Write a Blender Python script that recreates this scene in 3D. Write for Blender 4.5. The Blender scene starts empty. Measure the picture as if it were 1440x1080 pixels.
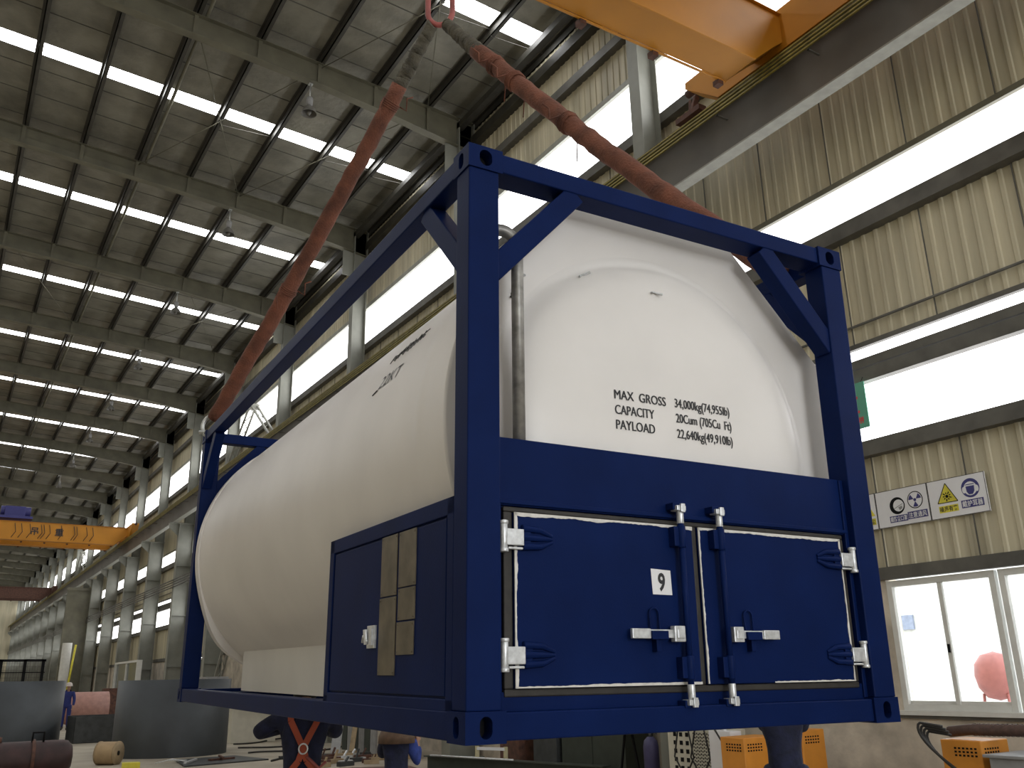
import bpy, bmesh, math, random
from mathutils import Vector, Matrix, Quaternion
random.seed(7)
sc = bpy.context.scene
COL = sc.collection
PI = math.pi

# ------------------------------------------------------------------ camera
FPX = 1256.126
YAW, PITCH, ROLL = math.radians(32.2717), math.radians(18.141), math.radians(-1.1508)
def cam_matrix():
    fwd = Vector((math.sin(YAW)*math.cos(PITCH), math.cos(YAW)*math.cos(PITCH), math.sin(PITCH)))
    r0 = Vector((math.cos(YAW), -math.sin(YAW), 0)); u0 = r0.cross(fwd)
    r = math.cos(ROLL)*r0 + math.sin(ROLL)*u0
    u = -math.sin(ROLL)*r0 + math.cos(ROLL)*u0
    m = Matrix((r, u, -fwd)).transposed().to_4x4()
    m.translation = (0, 0, 1.65)
    return m
cd = bpy.data.cameras.new('camera'); cam = bpy.data.objects.new('camera', cd); COL.objects.link(cam)
cam.matrix_world = cam_matrix()
cd.sensor_width = 36; cd.lens = FPX/1440*36; cd.clip_start = .05; cd.clip_end = 600
sc.camera = cam

# ------------------------------------------------------------------ light and exposure
sc.view_settings.view_transform = 'Standard'; sc.view_settings.look = 'None'
sc.view_settings.gamma = 1; sc.view_settings.use_curve_mapping = False
sc.view_settings.exposure = 0.0
SKY = 5.0            # overcast sky outside
PANE = 4.0           # daylight through the milky plastic wall strips
ROOFPANE = 11.0       # daylight through the roof strips
w = bpy.data.worlds.new('overcast'); sc.world = w; w.use_nodes = True
wn = w.node_tree; wn.nodes['Background'].inputs[0].default_value = (.93, .97, 1, 1)
wn.nodes['Background'].inputs[1].default_value = SKY
def area_light(name, loc, rot, sx, sy, energy, color=(1, 1, 1), portal=False):
    l = bpy.data.lights.new(name, 'AREA'); l.shape = 'RECTANGLE'; l.size = sx; l.size_y = sy; l.energy = energy; l.color = color
    if portal: l.cycles.is_portal = True
    o = bpy.data.objects.new(name, l); COL.objects.link(o); o.location = loc; o.rotation_euler = rot
    return o
# added area lamps: one in the unseen gate behind the photographer, one side fill
area_light('gate_fill', (1.2, -23.5, 5.2), (math.radians(90), 0, 0), 9, 9, 1420, (.97, .98, 1))  # added lamp standing in for gate daylight on the tank front
area_light('side_fill', (-13.0, 6.0, 13.6), (math.radians(62), 0, math.radians(-90)), 34, 3, 40, (1, .97, .92))  # added high fill for the tank side; the wall there is closed

# ------------------------------------------------------------------ materials
def mat(name, col, rough=.6, metal=0, var=.12, scale=6, bump=0, bscale=40, spec=.5, col2=None, streak=None, coat=0):
    m = bpy.data.materials.new(name); m.use_nodes = True; nt = m.node_tree; N = nt.nodes; L = nt.links
    b = N['Principled BSDF']
    b.inputs['Roughness'].default_value = rough; b.inputs['Metallic'].default_value = metal
    b.inputs['Specular IOR Level'].default_value = spec
    if coat: b.inputs['Coat Weight'].default_value = coat
    tc = N.new('ShaderNodeTexCoord'); mp = N.new('ShaderNodeMapping'); L.new(tc.outputs['Object'], mp.inputs[0])
    if streak: mp.inputs['Scale'].default_value = streak
    nz = N.new('ShaderNodeTexNoise'); nz.inputs['Scale'].default_value = scale; nz.inputs['Detail'].default_value = 6
    L.new(mp.outputs[0], nz.inputs['Vector'])
    cr = N.new('ShaderNodeValToRGB'); cr.color_ramp.elements[0].position = .3; cr.color_ramp.elements[1].position = .72
    c = Vector(col[:3]); d = Vector(col2[:3]) if col2 else c*(1-var*2)
    cr.color_ramp.elements[0].color = (*d, 1); cr.color_ramp.elements[1].color = (*(c*(1+var*.5)), 1)
    L.new(nz.outputs['Fac'], cr.inputs[0]); L.new(cr.outputs[0], b.inputs['Base Color'])
    if bump:
        n2 = N.new('ShaderNodeTexNoise'); n2.inputs['Scale'].default_value = bscale; n2.inputs['Detail'].default_value = 4
        L.new(mp.outputs[0], n2.inputs['Vector'])
        bp = N.new('ShaderNodeBump'); bp.inputs['Strength'].default_value = bump; bp.inputs['Distance'].default_value = .02
        L.new(n2.outputs['Fac'], bp.inputs['Height']); L.new(bp.outputs[0], b.inputs['Normal'])
    return m
def emit(name, col, s):
    m = bpy.data.materials.new(name); m.use_nodes = True; nt = m.node_tree
    b = nt.nodes['Principled BSDF']; b.inputs['Base Color'].default_value = (.8, .8, .8, 1); b.inputs['Roughness'].default_value = .5
    b.inputs['Emission Color'].default_value = (*col, 1); b.inputs['Emission Strength'].default_value = s
    return m
def srgb(r, g, b):
    f = lambda c: ((c/255+.055)/1.055)**2.4 if c > 10 else c/255/12.92
    return (f(r), f(g), f(b))

M = {}
M['blue'] = mat('navy_paint', (.0042, .0140, .076), .42, var=.10, scale=3, bump=.04, bscale=120, spec=.2)
M['blue'].node_tree.nodes['Principled BSDF'].inputs['IOR'].default_value = 1.22
M['white'] = mat('white_cladding', (.76, .735, .715), .38, var=.03, scale=2, bump=.22, bscale=2.2)
M['skirt'] = mat('white_skirt', (.74, .73, .71), .45, var=.04, scale=2)
M['galv'] = mat('galvanised', (.62, .64, .63), .35, metal=.7, var=.15, scale=30)
M['silver'] = mat('plated_steel', (.72, .74, .76), .34, metal=.45, var=.15, scale=40)
M['pipe'] = mat('pipe_steel', (.34, .33, .31), .45, metal=.5, var=.25, scale=14)
M['gasket'] = mat('gasket', (.030, .026, .022), .6, var=.2, scale=20)
M['sealant'] = mat('sealant', (.72, .70, .66), .6, var=.1, scale=30)
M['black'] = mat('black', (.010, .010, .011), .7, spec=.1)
M['ink'] = mat('black_lettering', (.018, .018, .022), .5)
M['placard'] = mat('white_placard', (.80, .80, .82), .5, var=.02)
M['plate'] = mat('nameplate', (.165, .14, .10), .42, metal=.35, var=.22, scale=9)
M['wall'] = mat('wall_sheet', (.55, .50, .355), .55, var=.16, scale=2.2, streak=(1, 1.6, .12))
M['plaster'] = mat('plaster', (.62, .55, .45), .8, var=.2, scale=2.6, bump=.3, bscale=9)
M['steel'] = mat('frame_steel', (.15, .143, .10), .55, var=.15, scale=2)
M['girt'] = mat('girt_steel', (.115, .11, .095), .55, var=.2, scale=3)
M['colsteel'] = mat('column_steel', (.25, .255, .22), .5, var=.14, scale=1.5)
M['runway'] = mat('runway_steel', (.135, .125, .11), .55, var=.15, scale=1)
M['flange'] = mat('flange_steel', (.30, .30, .26), .5, var=.1)
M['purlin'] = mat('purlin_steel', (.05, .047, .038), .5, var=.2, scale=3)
M['foil'] = mat('roof_foil', (.25, .24, .195), .5, metal=.25, var=.2, scale=1.3, bump=.9, bscale=7)
M['floor'] = mat('concrete', (.40, .355, .28), .75, var=.18, scale=.7, bump=.15, bscale=12)
M['pane'] = emit('milky_strip', (1, 1, 1), PANE)
M['sideglow'] = emit('added_strip_far_side', (1, 1, 1), 1.0)  # glow for a strip added on the unseen left wall
M['roofpane'] = emit('milky_roof_strip', (1, 1, .99), ROOFPANE)
M['orange'] = mat('crane_yellow', (.52, .215, .010), .55, var=.07, scale=1.2)
M['navy3'] = mat('overall_blue', (.02, .03, .16), .85)
M['orange2'] = mat('orange_paint', (.66, .26, .03), .45, var=.06)
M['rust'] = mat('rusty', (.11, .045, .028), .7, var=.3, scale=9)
M['sling'] = mat('sling_sleeve', (.17, .058, .031), .85, var=.28, scale=7, bump=.6, bscale=60)
M['slinggreen'] = mat('sling_worn', (.095, .085, .06), .85, var=.3, scale=9, bump=.6, bscale=60)
M['redring'] = mat('red_link', (.34, .085, .075), .5, var=.2, scale=9)
M['hook'] = mat('hook_steel', (.08, .085, .09), .45, metal=.4)
M['winframe'] = mat('window_frame', (.70, .70, .66), .5, var=.05)
M['yellow'] = mat('yellow', (.70, .62, .05), .5)
M['conduct'] = mat('conductor_yellow', (.27, .225, .05), .55, var=.2)
M['sblue'] = mat('sign_blue', (.035, .035, .17), .5, var=.03)
M['sgreen'] = mat('sign_green', (.10, .36, .25), .5, var=.04)
M['sred'] = mat('sign_red', (.62, .05, .06), .5, var=.03)
M['swhite'] = mat('sign_white', (.74, .74, .76), .5, var=.02)
M['shellsteel'] = mat('rolled_plate', (.062, .07, .078), .5, metal=.3, var=.25, scale=.8)
M['darkplate'] = mat('dark_plate', (.055, .06, .062), .55, metal=.2, var=.2)
M['maroon'] = mat('maroon_vessel', (.045, .018, .018), .6, var=.3, scale=4)
M['card'] = mat('cardboard', (.42, .30, .17), .8, var=.1)
M['beige'] = mat('beige_metal', (.60, .57, .47), .5, var=.05)
M['cable'] = mat('cable', (.022, .02, .018), .6)
M['hose'] = mat('brown_hose', (.10, .055, .042), .7, var=.2, scale=20)
M['navy'] = mat('work_blue', (.010, .014, .048), .85, var=.25, scale=14, bump=.5, bscale=24)
M['navy2'] = mat('work_blue_bright', (.035, .065, .30), .85, var=.2, scale=14, bump=.4, bscale=24)
M['skin'] = mat('skin', (.42, .24, .16), .6, var=.06)
M['leather'] = mat('brown_leather', (.13, .075, .045), .7, var=.2, scale=14)
M['hair'] = mat('hair', (.012, .011, .010), .7)
M['strap'] = mat('orange_strap', (.36, .065, .025), .7)
M['boot'] = mat('boot', (.02, .018, .016), .6)
M['helmet'] = mat('white_helmet', (.62, .55, .5), .4)
M['pinktank'] = mat('pale_red_vessel', (.42, .22, .18), .6)
M['outred'] = mat('outdoor_red_tank', (.30, .10, .09), .6)  # red desaturated to put the window's glare haze into the colour
M['outblue'] = mat('outdoor_blue', (.24, .28, .38), .6)
M['outpale'] = mat('outdoor_pale', (.62, .62, .60), .8)
M['ground'] = mat('outdoor_ground', (.55, .54, .52), .9)
M['gcyl'] = mat('gas_cylinder', (.055, .05, .13), .5)
M['grey'] = mat('grey_paint', (.30, .30, .30), .55)
M['lampgrey'] = mat('lamp_shade_grey', (.16, .155, .14), .5, var=.1)
M['cream'] = mat('cream_paint', (.62, .56, .34), .6)
M['wood'] = mat('board', (.36, .27, .16), .8, var=.2, scale=5)
M['green'] = mat('dark_green_steel', (.035, .045, .035), .6)
def glassmat():
    m = bpy.data.materials.new('window_glass'); m.use_nodes = True; nt = m.node_tree; N = nt.nodes
    for n in list(N): N.remove(n)
    o = N.new('ShaderNodeOutputMaterial'); t = N.new('ShaderNodeBsdfTransparent'); g = N.new('ShaderNodeBsdfGlossy'); x = N.new('ShaderNodeMixShader')
    t.inputs[0].default_value = (.93, .95, .95, 1); g.inputs['Roughness'].default_value = .03
    f = N.new('ShaderNodeFresnel'); f.inputs[0].default_value = 1.45
    nt.links.new(f.outputs[0], x.inputs[0]); nt.links.new(t.outputs[0], x.inputs[1]); nt.links.new(g.outputs[0], x.inputs[2]); nt.links.new(x.outputs[0], o.inputs[0])
    return m
M['glass'] = glassmat()
M['darkglass'] = mat('dark_glass', (.05, .065, .06), .12, spec=.7)

# ------------------------------------------------------------------ mesh building
class MB:
    def __init__(s): s.v = []; s.f = []; s.sm = []
    def add(s, vs, fs, smooth=False):
        n = len(s.v); s.v += [Vector(v) for v in vs]
        for f in fs: s.f.append([i+n for i in f]); s.sm.append(smooth)
        return s
    def box(s, a, b):
        x0, y0, z0 = a; x1, y1, z1 = b
        if x0 > x1: x0, x1 = x1, x0
        if y0 > y1: y0, y1 = y1, y0
        if z0 > z1: z0, z1 = z1, z0
        return s.add([(x0,y0,z0),(x1,y0,z0),(x1,y1,z0),(x0,y1,z0),(x0,y0,z1),(x1,y0,z1),(x1,y1,z1),(x0,y1,z1)],
              [(0,3,2,1),(4,5,6,7),(0,1,5,4),(1,2,6,5),(2,3,7,6),(3,0,4,7)])
    def bar(s, p, q, wd, h, up=(0, 0, 1)):
        p = Vector(p); q = Vector(q); d = (q-p).normalized(); up = Vector(up)
        sd = d.cross(up)
        if sd.length < 1e-4: sd = d.cross(Vector((1, 0, 0)))
        sd.normalize(); u = sd.cross(d).normalized()
        vs = []
        for c in (p, q):
            for a, b in ((-1,-1),(1,-1),(1,1),(-1,1)): vs.append(c+sd*wd/2*a+u*h/2*b)
        return s.add(vs, [(3,2,1,0),(4,5,6,7),(0,1,5,4),(1,2,6,5),(2,3,7,6),(3,0,4,7)])
    def tube(s, pts, r, n=10, cap=True, smooth=True, closed=False):
        pts = [Vector(p) for p in pts]; k = len(pts)
        rs = r if isinstance(r, (list, tuple)) else [r]*k
        vs = []; prev = None
        for i, p in enumerate(pts):
            if closed: d = (pts[(i+1) % k]-pts[i-1])
            else: d = pts[min(i+1, k-1)]-pts[max(i-1, 0)]
            d.normalize()
            if prev is None:
                a = d.cross(Vector((0, 0, 1)))
                if a.length < 1e-3: a = d.cross(Vector((1, 0, 0)))
            else: a = prev-d*prev.dot(d)
            a.normalize(); prev = a; b = d.cross(a)
            for j in range(n):
                t = 2*PI*j/n; vs.append(p+(a*math.cos(t)+b*math.sin(t))*rs[i])
        fs = []
        for i in range(k if closed else k-1):
            i2 = (i+1) % k
            for j in range(n): fs.append((i*n+j, i*n+(j+1) % n, i2*n+(j+1) % n, i2*n+j))
        if cap and not closed: fs += [tuple(range(n-1, -1, -1)), tuple(range((k-1)*n, k*n))]
        return s.add(vs, fs, smooth)
    def lathe(s, prof, c, axis='Z', n=48, smooth=True, a0=0, a1=2*PI):
        """prof: (radius, height along axis)"""
        vs = []; full = abs(a1-a0-2*PI) < 1e-6; m = n if full else n+1
        for r, h in prof:
            for j in range(m):
                t = a0+(a1-a0)*j/n; x, y = r*math.cos(t), r*math.sin(t)
                vs.append({'Z': (c[0]+x, c[1]+y, c[2]+h), 'Y': (c[0]+x, c[1]+h, c[2]+y), 'X': (c[0]+h, c[1]+x, c[2]+y)}[axis])
        fs = []
        for i in range(len(prof)-1):
            for j in range(n if full else n):
                j2 = (j+1) % m
                fs.append((i*m+j, i*m+j2, (i+1)*m+j2, (i+1)*m+j))
        return s.add(vs, fs, smooth)
    def cyl(s, p, q, r, n=16): return s.tube([p, q], r, n, True, True)
    def prism(s, poly, dirv):
        n = len(poly); poly = [Vector(p) for p in poly]; d = Vector(dirv)
        return s.add(poly+[p+d for p in poly], [tuple(range(n-1, -1, -1)), tuple(range(n, 2*n))]+[(i, (i+1) % n, n+(i+1) % n, n+i) for i in range(n)])
    def build(s, name, m, parent=None, bevel=0, origin=None, recalc=True, seg=2):
        me = bpy.data.meshes.new(name)
        o = Vector(origin) if origin is not None else Vector((0, 0, 0))
        if parent is not None:
            top = parent
            while top.parent: top = top.parent
            if top.get('local'): o = Vector((0, 0, 0))
            else: o = Vector(top.location)
        me.from_pydata([v-o for v in s.v], [], s.f)
        for p, q in zip(me.polygons, s.sm): p.use_smooth = q
        if recalc:
            b = bmesh.new(); b.from_mesh(me); bmesh.ops.recalc_face_normals(b, faces=b.faces[:]); b.to_mesh(me); b.free()
        ob = bpy.data.objects.new(name, me); COL.objects.link(ob)
        me.materials.append(m if not isinstance(m, str) else M[m])
        if parent is not None: ob.parent = parent
        else: ob.location = o
        if bevel:
            md = ob.modifiers.new('bevel', 'BEVEL'); md.width = bevel; md.segments = seg; md.limit_method = 'ANGLE'; md.angle_limit = math.radians(40)
        return ob
def thing(name, label, cat, loc, group=None):
    o = bpy.data.objects.new(name, None); COL.objects.link(o); o.location = loc; o.empty_display_size = .2
    return tag(o, label, cat, group)
def tag(o, label, cat, group=None, kind=None):
    o['label'] = label; o['category'] = cat
    if group: o['group'] = group
    if kind: o['kind'] = kind
    return o
def struct(o): o['kind'] = 'structure'; return o
def dup(root, loc, label=None):
    r = root.copy(); COL.objects.link(r); r.location = loc
    if label: r['label'] = label
    for ch in list(root.children):
        c = ch.copy(); COL.objects.link(c); c.parent = r
        for g in list(ch.children):
            d = g.copy(); COL.objects.link(d); d.parent = c
    return r
def text_geo(s, size, bold=0.0, sx=1.0, space=1.0):
    cu = bpy.data.curves.new('t', 'FONT'); cu.body = s; cu.size = size; cu.offset = bold; cu.space_character = space; cu.resolution_u = 3
    ob = bpy.data.objects.new('t', cu); COL.objects.link(ob)
    dg = bpy.context.evaluated_depsgraph_get(); dg.update()
    me = ob.evaluated_get(dg).to_mesh()
    vs = [Vector((v.co.x*sx, v.co.y, 0)) for v in me.vertices]; fs = [tuple(p.vertices) for p in me.polygons]
    ob.evaluated_get(dg).to_mesh_clear()
    bpy.data.objects.remove(ob); bpy.data.curves.remove(cu)
    return vs, fs
def put_text(mb, s, size, place, bold=0.0, sx=1.0, space=1.0, align='L', fit=None):
    """place(u, v) -> point; fit = (width, height) scales the string to that box with its lower left at (0, 0)"""
    vs, fs = text_geo(s, size, bold, sx, space)
    if not vs: return
    x0 = min(v.x for v in vs); x1 = max(v.x for v in vs); y0 = min(v.y for v in vs); y1 = max(v.y for v in vs)
    if fit: vs = [((v.x-x0)/(x1-x0)*fit[0], (v.y-y0)/(y1-y0)*fit[1]) for v in vs]
    else:
        off = {'L': x0, 'C': (x0+x1)/2, 'R': x1}[align]; vs = [(v.x-off, v.y) for v in vs]
    mb.add([place(a, b) for a, b in vs], fs)

# ================================================================== THE HALL
XW = 10.6                      # inner face of the wall
BAY = 7.2; Y0 = 11.1           # column spacing, one column
COLY = [Y0+BAY*i for i in range(-5, 21)]
YA, YB = -25.2, 156.0
XL = -14.0
ZR = lambda x: 16.2+.06*(XW-x) if x > -1.7 else 16.2+.06*(XW+1.7)-.06*(-1.7-x)   # underside of roof
b = MB(); b.box((XL-.5, YA-1, -.3), (XW+.3, YB+1, 0)); struct(b.build('floor', 'floor'))
b = MB(); b.box((XW+.3, -60, -.35), (90, 200, -.05)); b.box((XL-90, -90, -.35), (XL-.5, 200, -.05)); b.box((XL-.5, -90, -.35), (XW+.3, YA-1, -.05)); struct(b.build('ground', 'ground'))

# right wall: ribbed sheet between the daylight strips
WINS = [(4.55, 7.6), (41.2, 45.6), (55.0, 59.4)]
WZ0, WZ1 = 1.15, 2.75
def ribbed(mb, z0, z1, ya, yb, x=XW, pitch=.205, depth=.017):
    n = int((yb-ya)/pitch); prof = []
    for i in range(n):
        y = ya+i*pitch
        prof += [(y, 0), (y+pitch*.62, 0), (y+pitch*.70, -depth), (y+pitch*.92, -depth)]
    prof.append((yb, 0))
    vs = [(x+d, y, z) for z in (z0, z1) for y, d in prof]; k = len(prof)
    mb.add(vs, [(i, i+1, k+i+1, k+i) for i in range(k-1)])
wall = MB()
ribbed(wall, 2.82, 4.52, YA, YB); ribbed(wall, 6.02, 7.75, YA, YB); ribbed(wall, 8.6, 11.85, YA, YB); ribbed(wall, 13.38, 16.3, YA, YB)
# sheet beside the ground windows
wr = struct(wall.build('wall_right', 'wall', recalc=False))
base = MB(); base.box((XW-.06, YA, 0), (XW+.2, YB, 1.06))
y = YA
for a, c in WINS+[(YB, None)]:
    base.box((XW-.02, y, 1.06), (XW+.2, a, 2.83)); y = c
struct(base.build('wall_right_base', 'plaster', wr))
wb = MB(); wb.box((XL, YA-.2, 9.8), (XW+.2, YA, 17.2)); wb.box((5.8, YA-.2, 0), (XW+.2, YA, 9.8)); wb.box((XL, YA-.2, 0), (-3.4, YA, 9.8)); struct(wb.build('wall_back', 'wall'))
wf = MB(); wf.box((XL, YB, 0), (XW+.2, YB+.2, 17.2)); struct(wf.build('wall_far', 'wall'))
wl = MB(); wl.box((XL-.2, YA, 8.6), (XL, YB, 16.5)); wl.box((XL-.2, 11, 0), (XL, YB, 5.8)); wl.box((XL-.2, YA, 0), (XL, 11, 8.6)); wl.box((XL-.2, 11, 5.8), (XL, YB, 8.6)); struct(wl.build('wall_left', 'wall'))
n = 0
for z0, z1, mm in ((4.63, 5.47, 'pane'), (5.80, 5.99, 'pane'), (7.89, 8.57, 'pane'), (11.96, 13.30, 'pane'), (5.655, 5.675, 'pane')):
    n += 1
    p = MB(); p.add([(XW+.02, YA, z0-.12 if z1-z0 > .1 else z0), (XW+.02, YB, z0-.12 if z1-z0 > .1 else z0), (XW+.02, YB, z1+.06 if z1-z0 > .1 else z1), (XW+.02, YA, z1+.06 if z1-z0 > .1 else z1)], [(0, 1, 2, 3)])
    struct(p.build('window_%d' % n, mm, recalc=False))
p = MB(); p.add([(XL+.02, YA, 11.9), (XL+.02, YB, 11.9), (XL+.02, YB, 13.3), (XL+.02, YA, 13.3)], [(0, 1, 2, 3)]); n += 1; struct(p.build('window_%d' % n, 'sideglow', recalc=False))  # unseen glowing strip added to light the tank side
# dark horizontal rails of the wall
n = 0
for z0, z1, dp, mm in ((2.77, 2.93, .07, 'girt'), (4.42, 4.63, .16, 'girt'), (5.47, 5.655, .12, 'girt'), (5.675, 5.80, .12, 'girt'), (5.99, 6.06, .06, 'girt'), (7.65, 7.89, .18, 'girt'), (8.57, 8.66, .05, 'steel'),
                   (11.74, 11.96, .18, 'girt'), (13.30, 13.44, .06, 'flange'), (14.38, 14.60, .18, 'girt'), (15.35, 15.62, .22, 'purlin'), (1.06, 1.15, .09, 'girt')):
    n += 1; p = MB(); p.box((XW-dp, YA, z0), (XW+.06, YB, z1)); struct(p.build('trim_%d' % n, mm))
p = MB(); p.tube([(XW-.06, YA, 6.32), (XW-.06, YB, 6.32)], .02, 8); n += 1; struct(p.build('trim_%d' % n, 'girt'))
# panel seams
p = MB()
for i in range(24):
    y = 1.03+i*1.30
    for z0, z1 in ((2.93, 4.42), (6.06, 7.65), (8.66, 11.74)): p.box((XW-.034, y, z0), (XW-.02, y+.014, z1))
n += 1; struct(p.build('trim_%d' % n, 'girt'))
# ground windows
def ground_window(k, ya, yb, x, glass):
    f = MB(); t = .075; nu = 2; L = (yb-ya)/nu
    for u in range(nu):
        a = ya+u*L; c = a+L; gap = .045 if u else 0
        a += gap
        f.box((x-.05, a, WZ0), (x+.05, a+t, WZ1)); f.box((x-.05, c-t, WZ0), (x+.05, c, WZ1))
        f.box((x-.05, a+t, WZ0), (x+.05, c-t, WZ0+t)); f.box((x-.05, a+t, WZ1-t), (x+.05, c-t, WZ1))
        mid = (a+c)/2
        f.box((x-.03, mid-.03, WZ0+t), (x+.01, mid+.03, WZ1-t))
        # sash rails
        f.box((x-.025, a+t, WZ0+t), (x+.0, mid, WZ0+t+.04)); f.box((x+.0, mid, WZ0+t), (x+.03, c-t, WZ0+t+.04))
    fr = struct(f.build('window_%d' % k, 'winframe', bevel=.004))
    g = MB()
    for u in range(nu):
        a = ya+u*L; c = a+L; g.add([(x+.01, a, WZ0), (x+.01, c, WZ0), (x+.01, c, WZ1), (x+.01, a, WZ1)], [(0, 1, 2, 3)])
    g.build('pane', glass, fr, recalc=False)
    h = MB()
    for u in range(nu):
        mid = ya+(u+.5)*L+.02*u
        h.box((x-.05, mid-.012, 1.83), (x-.028, mid+.012, 1.93))
    h.build('latch', 'black', fr)
for k, (a, c) in enumerate(WINS): ground_window(10+k, a, c, XW+.03, 'glass')
p = MB(); p.box((XW-.12, 4.45, 1.10), (XW+.1, 7.72, 1.152)); n += 1; struct(p.build('trim_%d' % n, 'winframe'))

# roof sheet in strips with milky strips between
SKY_Y = [Y0+BAY*(i+.5) for i in range(-5, 20)]
cl = MB(); xs = [XL-.2, -1.7, 10.25, XW+.2]
edges = [YA]+[e for y in SKY_Y for e in (y-.26, y+.26)]+[YB]
for i in range(0, len(edges), 2):
    a, c = edges[i], edges[i+1]; m = max(1, int((c-a)/1.7))
    for j in range(3):
        cl.add([(xs[j], a, ZR(xs[j])), (xs[j+1], a, ZR(xs[j+1])), (xs[j+1], c, ZR(xs[j+1])), (xs[j], c, ZR(xs[j]))], [(0, 1, 2, 3)])
for y in SKY_Y:
    for x0, x1 in ((xs[0], xs[0]+.8), (10.25, XW+.2)):
        cl.add([(x0, y-.26, ZR(x0)), (x1, y-.26, ZR(x1)), (x1, y+.26, ZR(x1)), (x0, y+.26, ZR(x0))], [(0, 1, 2, 3)])
struct(cl.build('ceiling', 'foil', recalc=False))
rt = MB()     # the seams of the insulation rolls
for y in [YA+1.2*i for i in range(int((YB-YA)/1.2))]:
    if min(abs(y-s) for s in SKY_Y) > .4 and y < 70: rt.bar((-1.7, y, ZR(-1.7)-.006), (XW, y, ZR(XW)-.006), .02, .012)
n += 1; struct(rt.build('trim_%d' % n, 'girt'))
for i, y in enumerate(SKY_Y):
    p = MB()
    for x0, x1 in ((XL+.6, -1.7), (-1.7, 10.25)):
        p.add([(x0, y-.26, ZR(x0)+.01), (x1, y-.26, ZR(x1)+.01), (x1, y+.26, ZR(x1)+.01), (x0, y+.26, ZR(x0)+.01)], [(0, 1, 2, 3)])
    struct(p.build('window_%d' % (20+i), 'roofpane', recalc=False))
# purlins
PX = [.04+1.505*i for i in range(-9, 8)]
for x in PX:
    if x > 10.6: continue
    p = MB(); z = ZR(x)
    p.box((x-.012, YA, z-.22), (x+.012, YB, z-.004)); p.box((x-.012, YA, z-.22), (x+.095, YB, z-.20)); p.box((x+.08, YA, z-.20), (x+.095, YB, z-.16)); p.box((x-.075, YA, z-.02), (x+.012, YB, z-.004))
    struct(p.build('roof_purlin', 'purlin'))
p = MB(); p.tube([(3.28, YA, ZR(3.28)-.13), (3.28, YB, ZR(3.28)-.13)], .045, 8); struct(p.build('tie_pipe', 'steel'))
p = MB(); p.box((9.95, YA, 15.72), (10.12, YB, 15.9)); struct(p.build('eave_strut', 'purlin'))  # dark purlin colour stands in for the shadow at the eave
# rafters: tapered plate girders
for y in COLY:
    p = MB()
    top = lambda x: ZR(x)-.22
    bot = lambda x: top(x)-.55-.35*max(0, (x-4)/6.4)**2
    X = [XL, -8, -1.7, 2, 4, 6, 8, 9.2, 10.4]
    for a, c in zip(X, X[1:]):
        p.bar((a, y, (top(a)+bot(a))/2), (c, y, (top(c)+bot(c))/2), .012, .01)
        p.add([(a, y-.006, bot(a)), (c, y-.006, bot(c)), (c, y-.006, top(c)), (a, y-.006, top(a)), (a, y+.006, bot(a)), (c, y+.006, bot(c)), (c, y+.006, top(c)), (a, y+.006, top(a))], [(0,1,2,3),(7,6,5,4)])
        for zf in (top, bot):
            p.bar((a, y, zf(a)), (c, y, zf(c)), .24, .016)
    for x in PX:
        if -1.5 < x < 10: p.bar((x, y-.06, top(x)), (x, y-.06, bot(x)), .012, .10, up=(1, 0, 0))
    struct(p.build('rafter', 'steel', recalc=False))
# columns: crane column below, lighter roof column above
for y in COLY:
    if 3 < y < 5: continue
    p = MB()
    p.box((9.68, y-.18, 0), (9.705, y+.18, 9.30)); p.box((10.40, y-.18, 0), (10.425, y+.18, 9.30)); p.box((9.705, y-.008, 0), (10.40, y+.008, 9.30)); p.prism([(9.22, y-.01, 9.30), (9.68, y-.01, 9.30), (9.68, y-.01, 8.7), (9.22, y-.01, 9.1)], (0, .02, 0))
    p.box((9.22, y-.24, 9.30), (10.44, y+.24, 9.335)); p.box((9.6, y-.26, 0), (10.5, y+.26, .03))
    for z in (2.4, 4.8, 7.2): p.box((9.705, y-.16, z), (10.40, y+.16, z+.015))
    p.box((9.95, y-.15, 9.335), (9.97, y+.15, 15.95)); p.box((10.40, y-.15, 9.335), (10.42, y+.15, 15.95)); p.box((9.97, y-.006, 9.335), (10.40, y+.006, 15.95))
    p.box((9.6, y-.012, 14.3), (9.95, y+.012, 15.2))
    struct(p.build('column', 'colsteel'))
# crane runway girder, rail and conductor bars
p = MB(); p.box((9.452, YA, 9.37), (9.468, YB, 10.23)); p.box((9.28, YA, 10.23), (9.64, YB, 10.26))
for y in COLY:
    for k in (.25, .5, .75): p.box((9.468, y+BAY*k-.006, 9.4), (9.6, y+BAY*k+.006, 10.2))
rw = struct(p.build('runway_beam', 'runway'))
p = MB(); p.box((9.345, YA, 9.34), (9.575, YB, 9.368)); p.build('bottom_flange', 'flange', rw)
p = MB(); p.box((9.425, YA, 10.26), (9.495, YB, 10.38)); p.box((9.40, YA, 10.36), (9.52, YB, 10.40)); p.build('rail', 'rust', rw)
# walkway edge angle below the runway, seen down the hall
cdn = thing('conductor_rail', 'set of four parallel yellow conductor bars along the inside of the crane runway beam', 'conductor rail', (9.19, 8, 9.9))
for i in range(4):
    p = MB(); p.box((9.18, YA, 9.98+.062*i), (9.205, YB, 10.005+.062*i)); p.build('conductor_bar', 'conduct', cdn)
for y in [1.2+1.8*i for i in range(38)]:
    p = MB(); p.box((9.2, y, 9.955), (9.445, y+.03, 9.975)); p.box((9.206, y, 9.955), (9.226, y+.03, 10.22)); p.build('bracket', 'girt', cdn)
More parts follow.
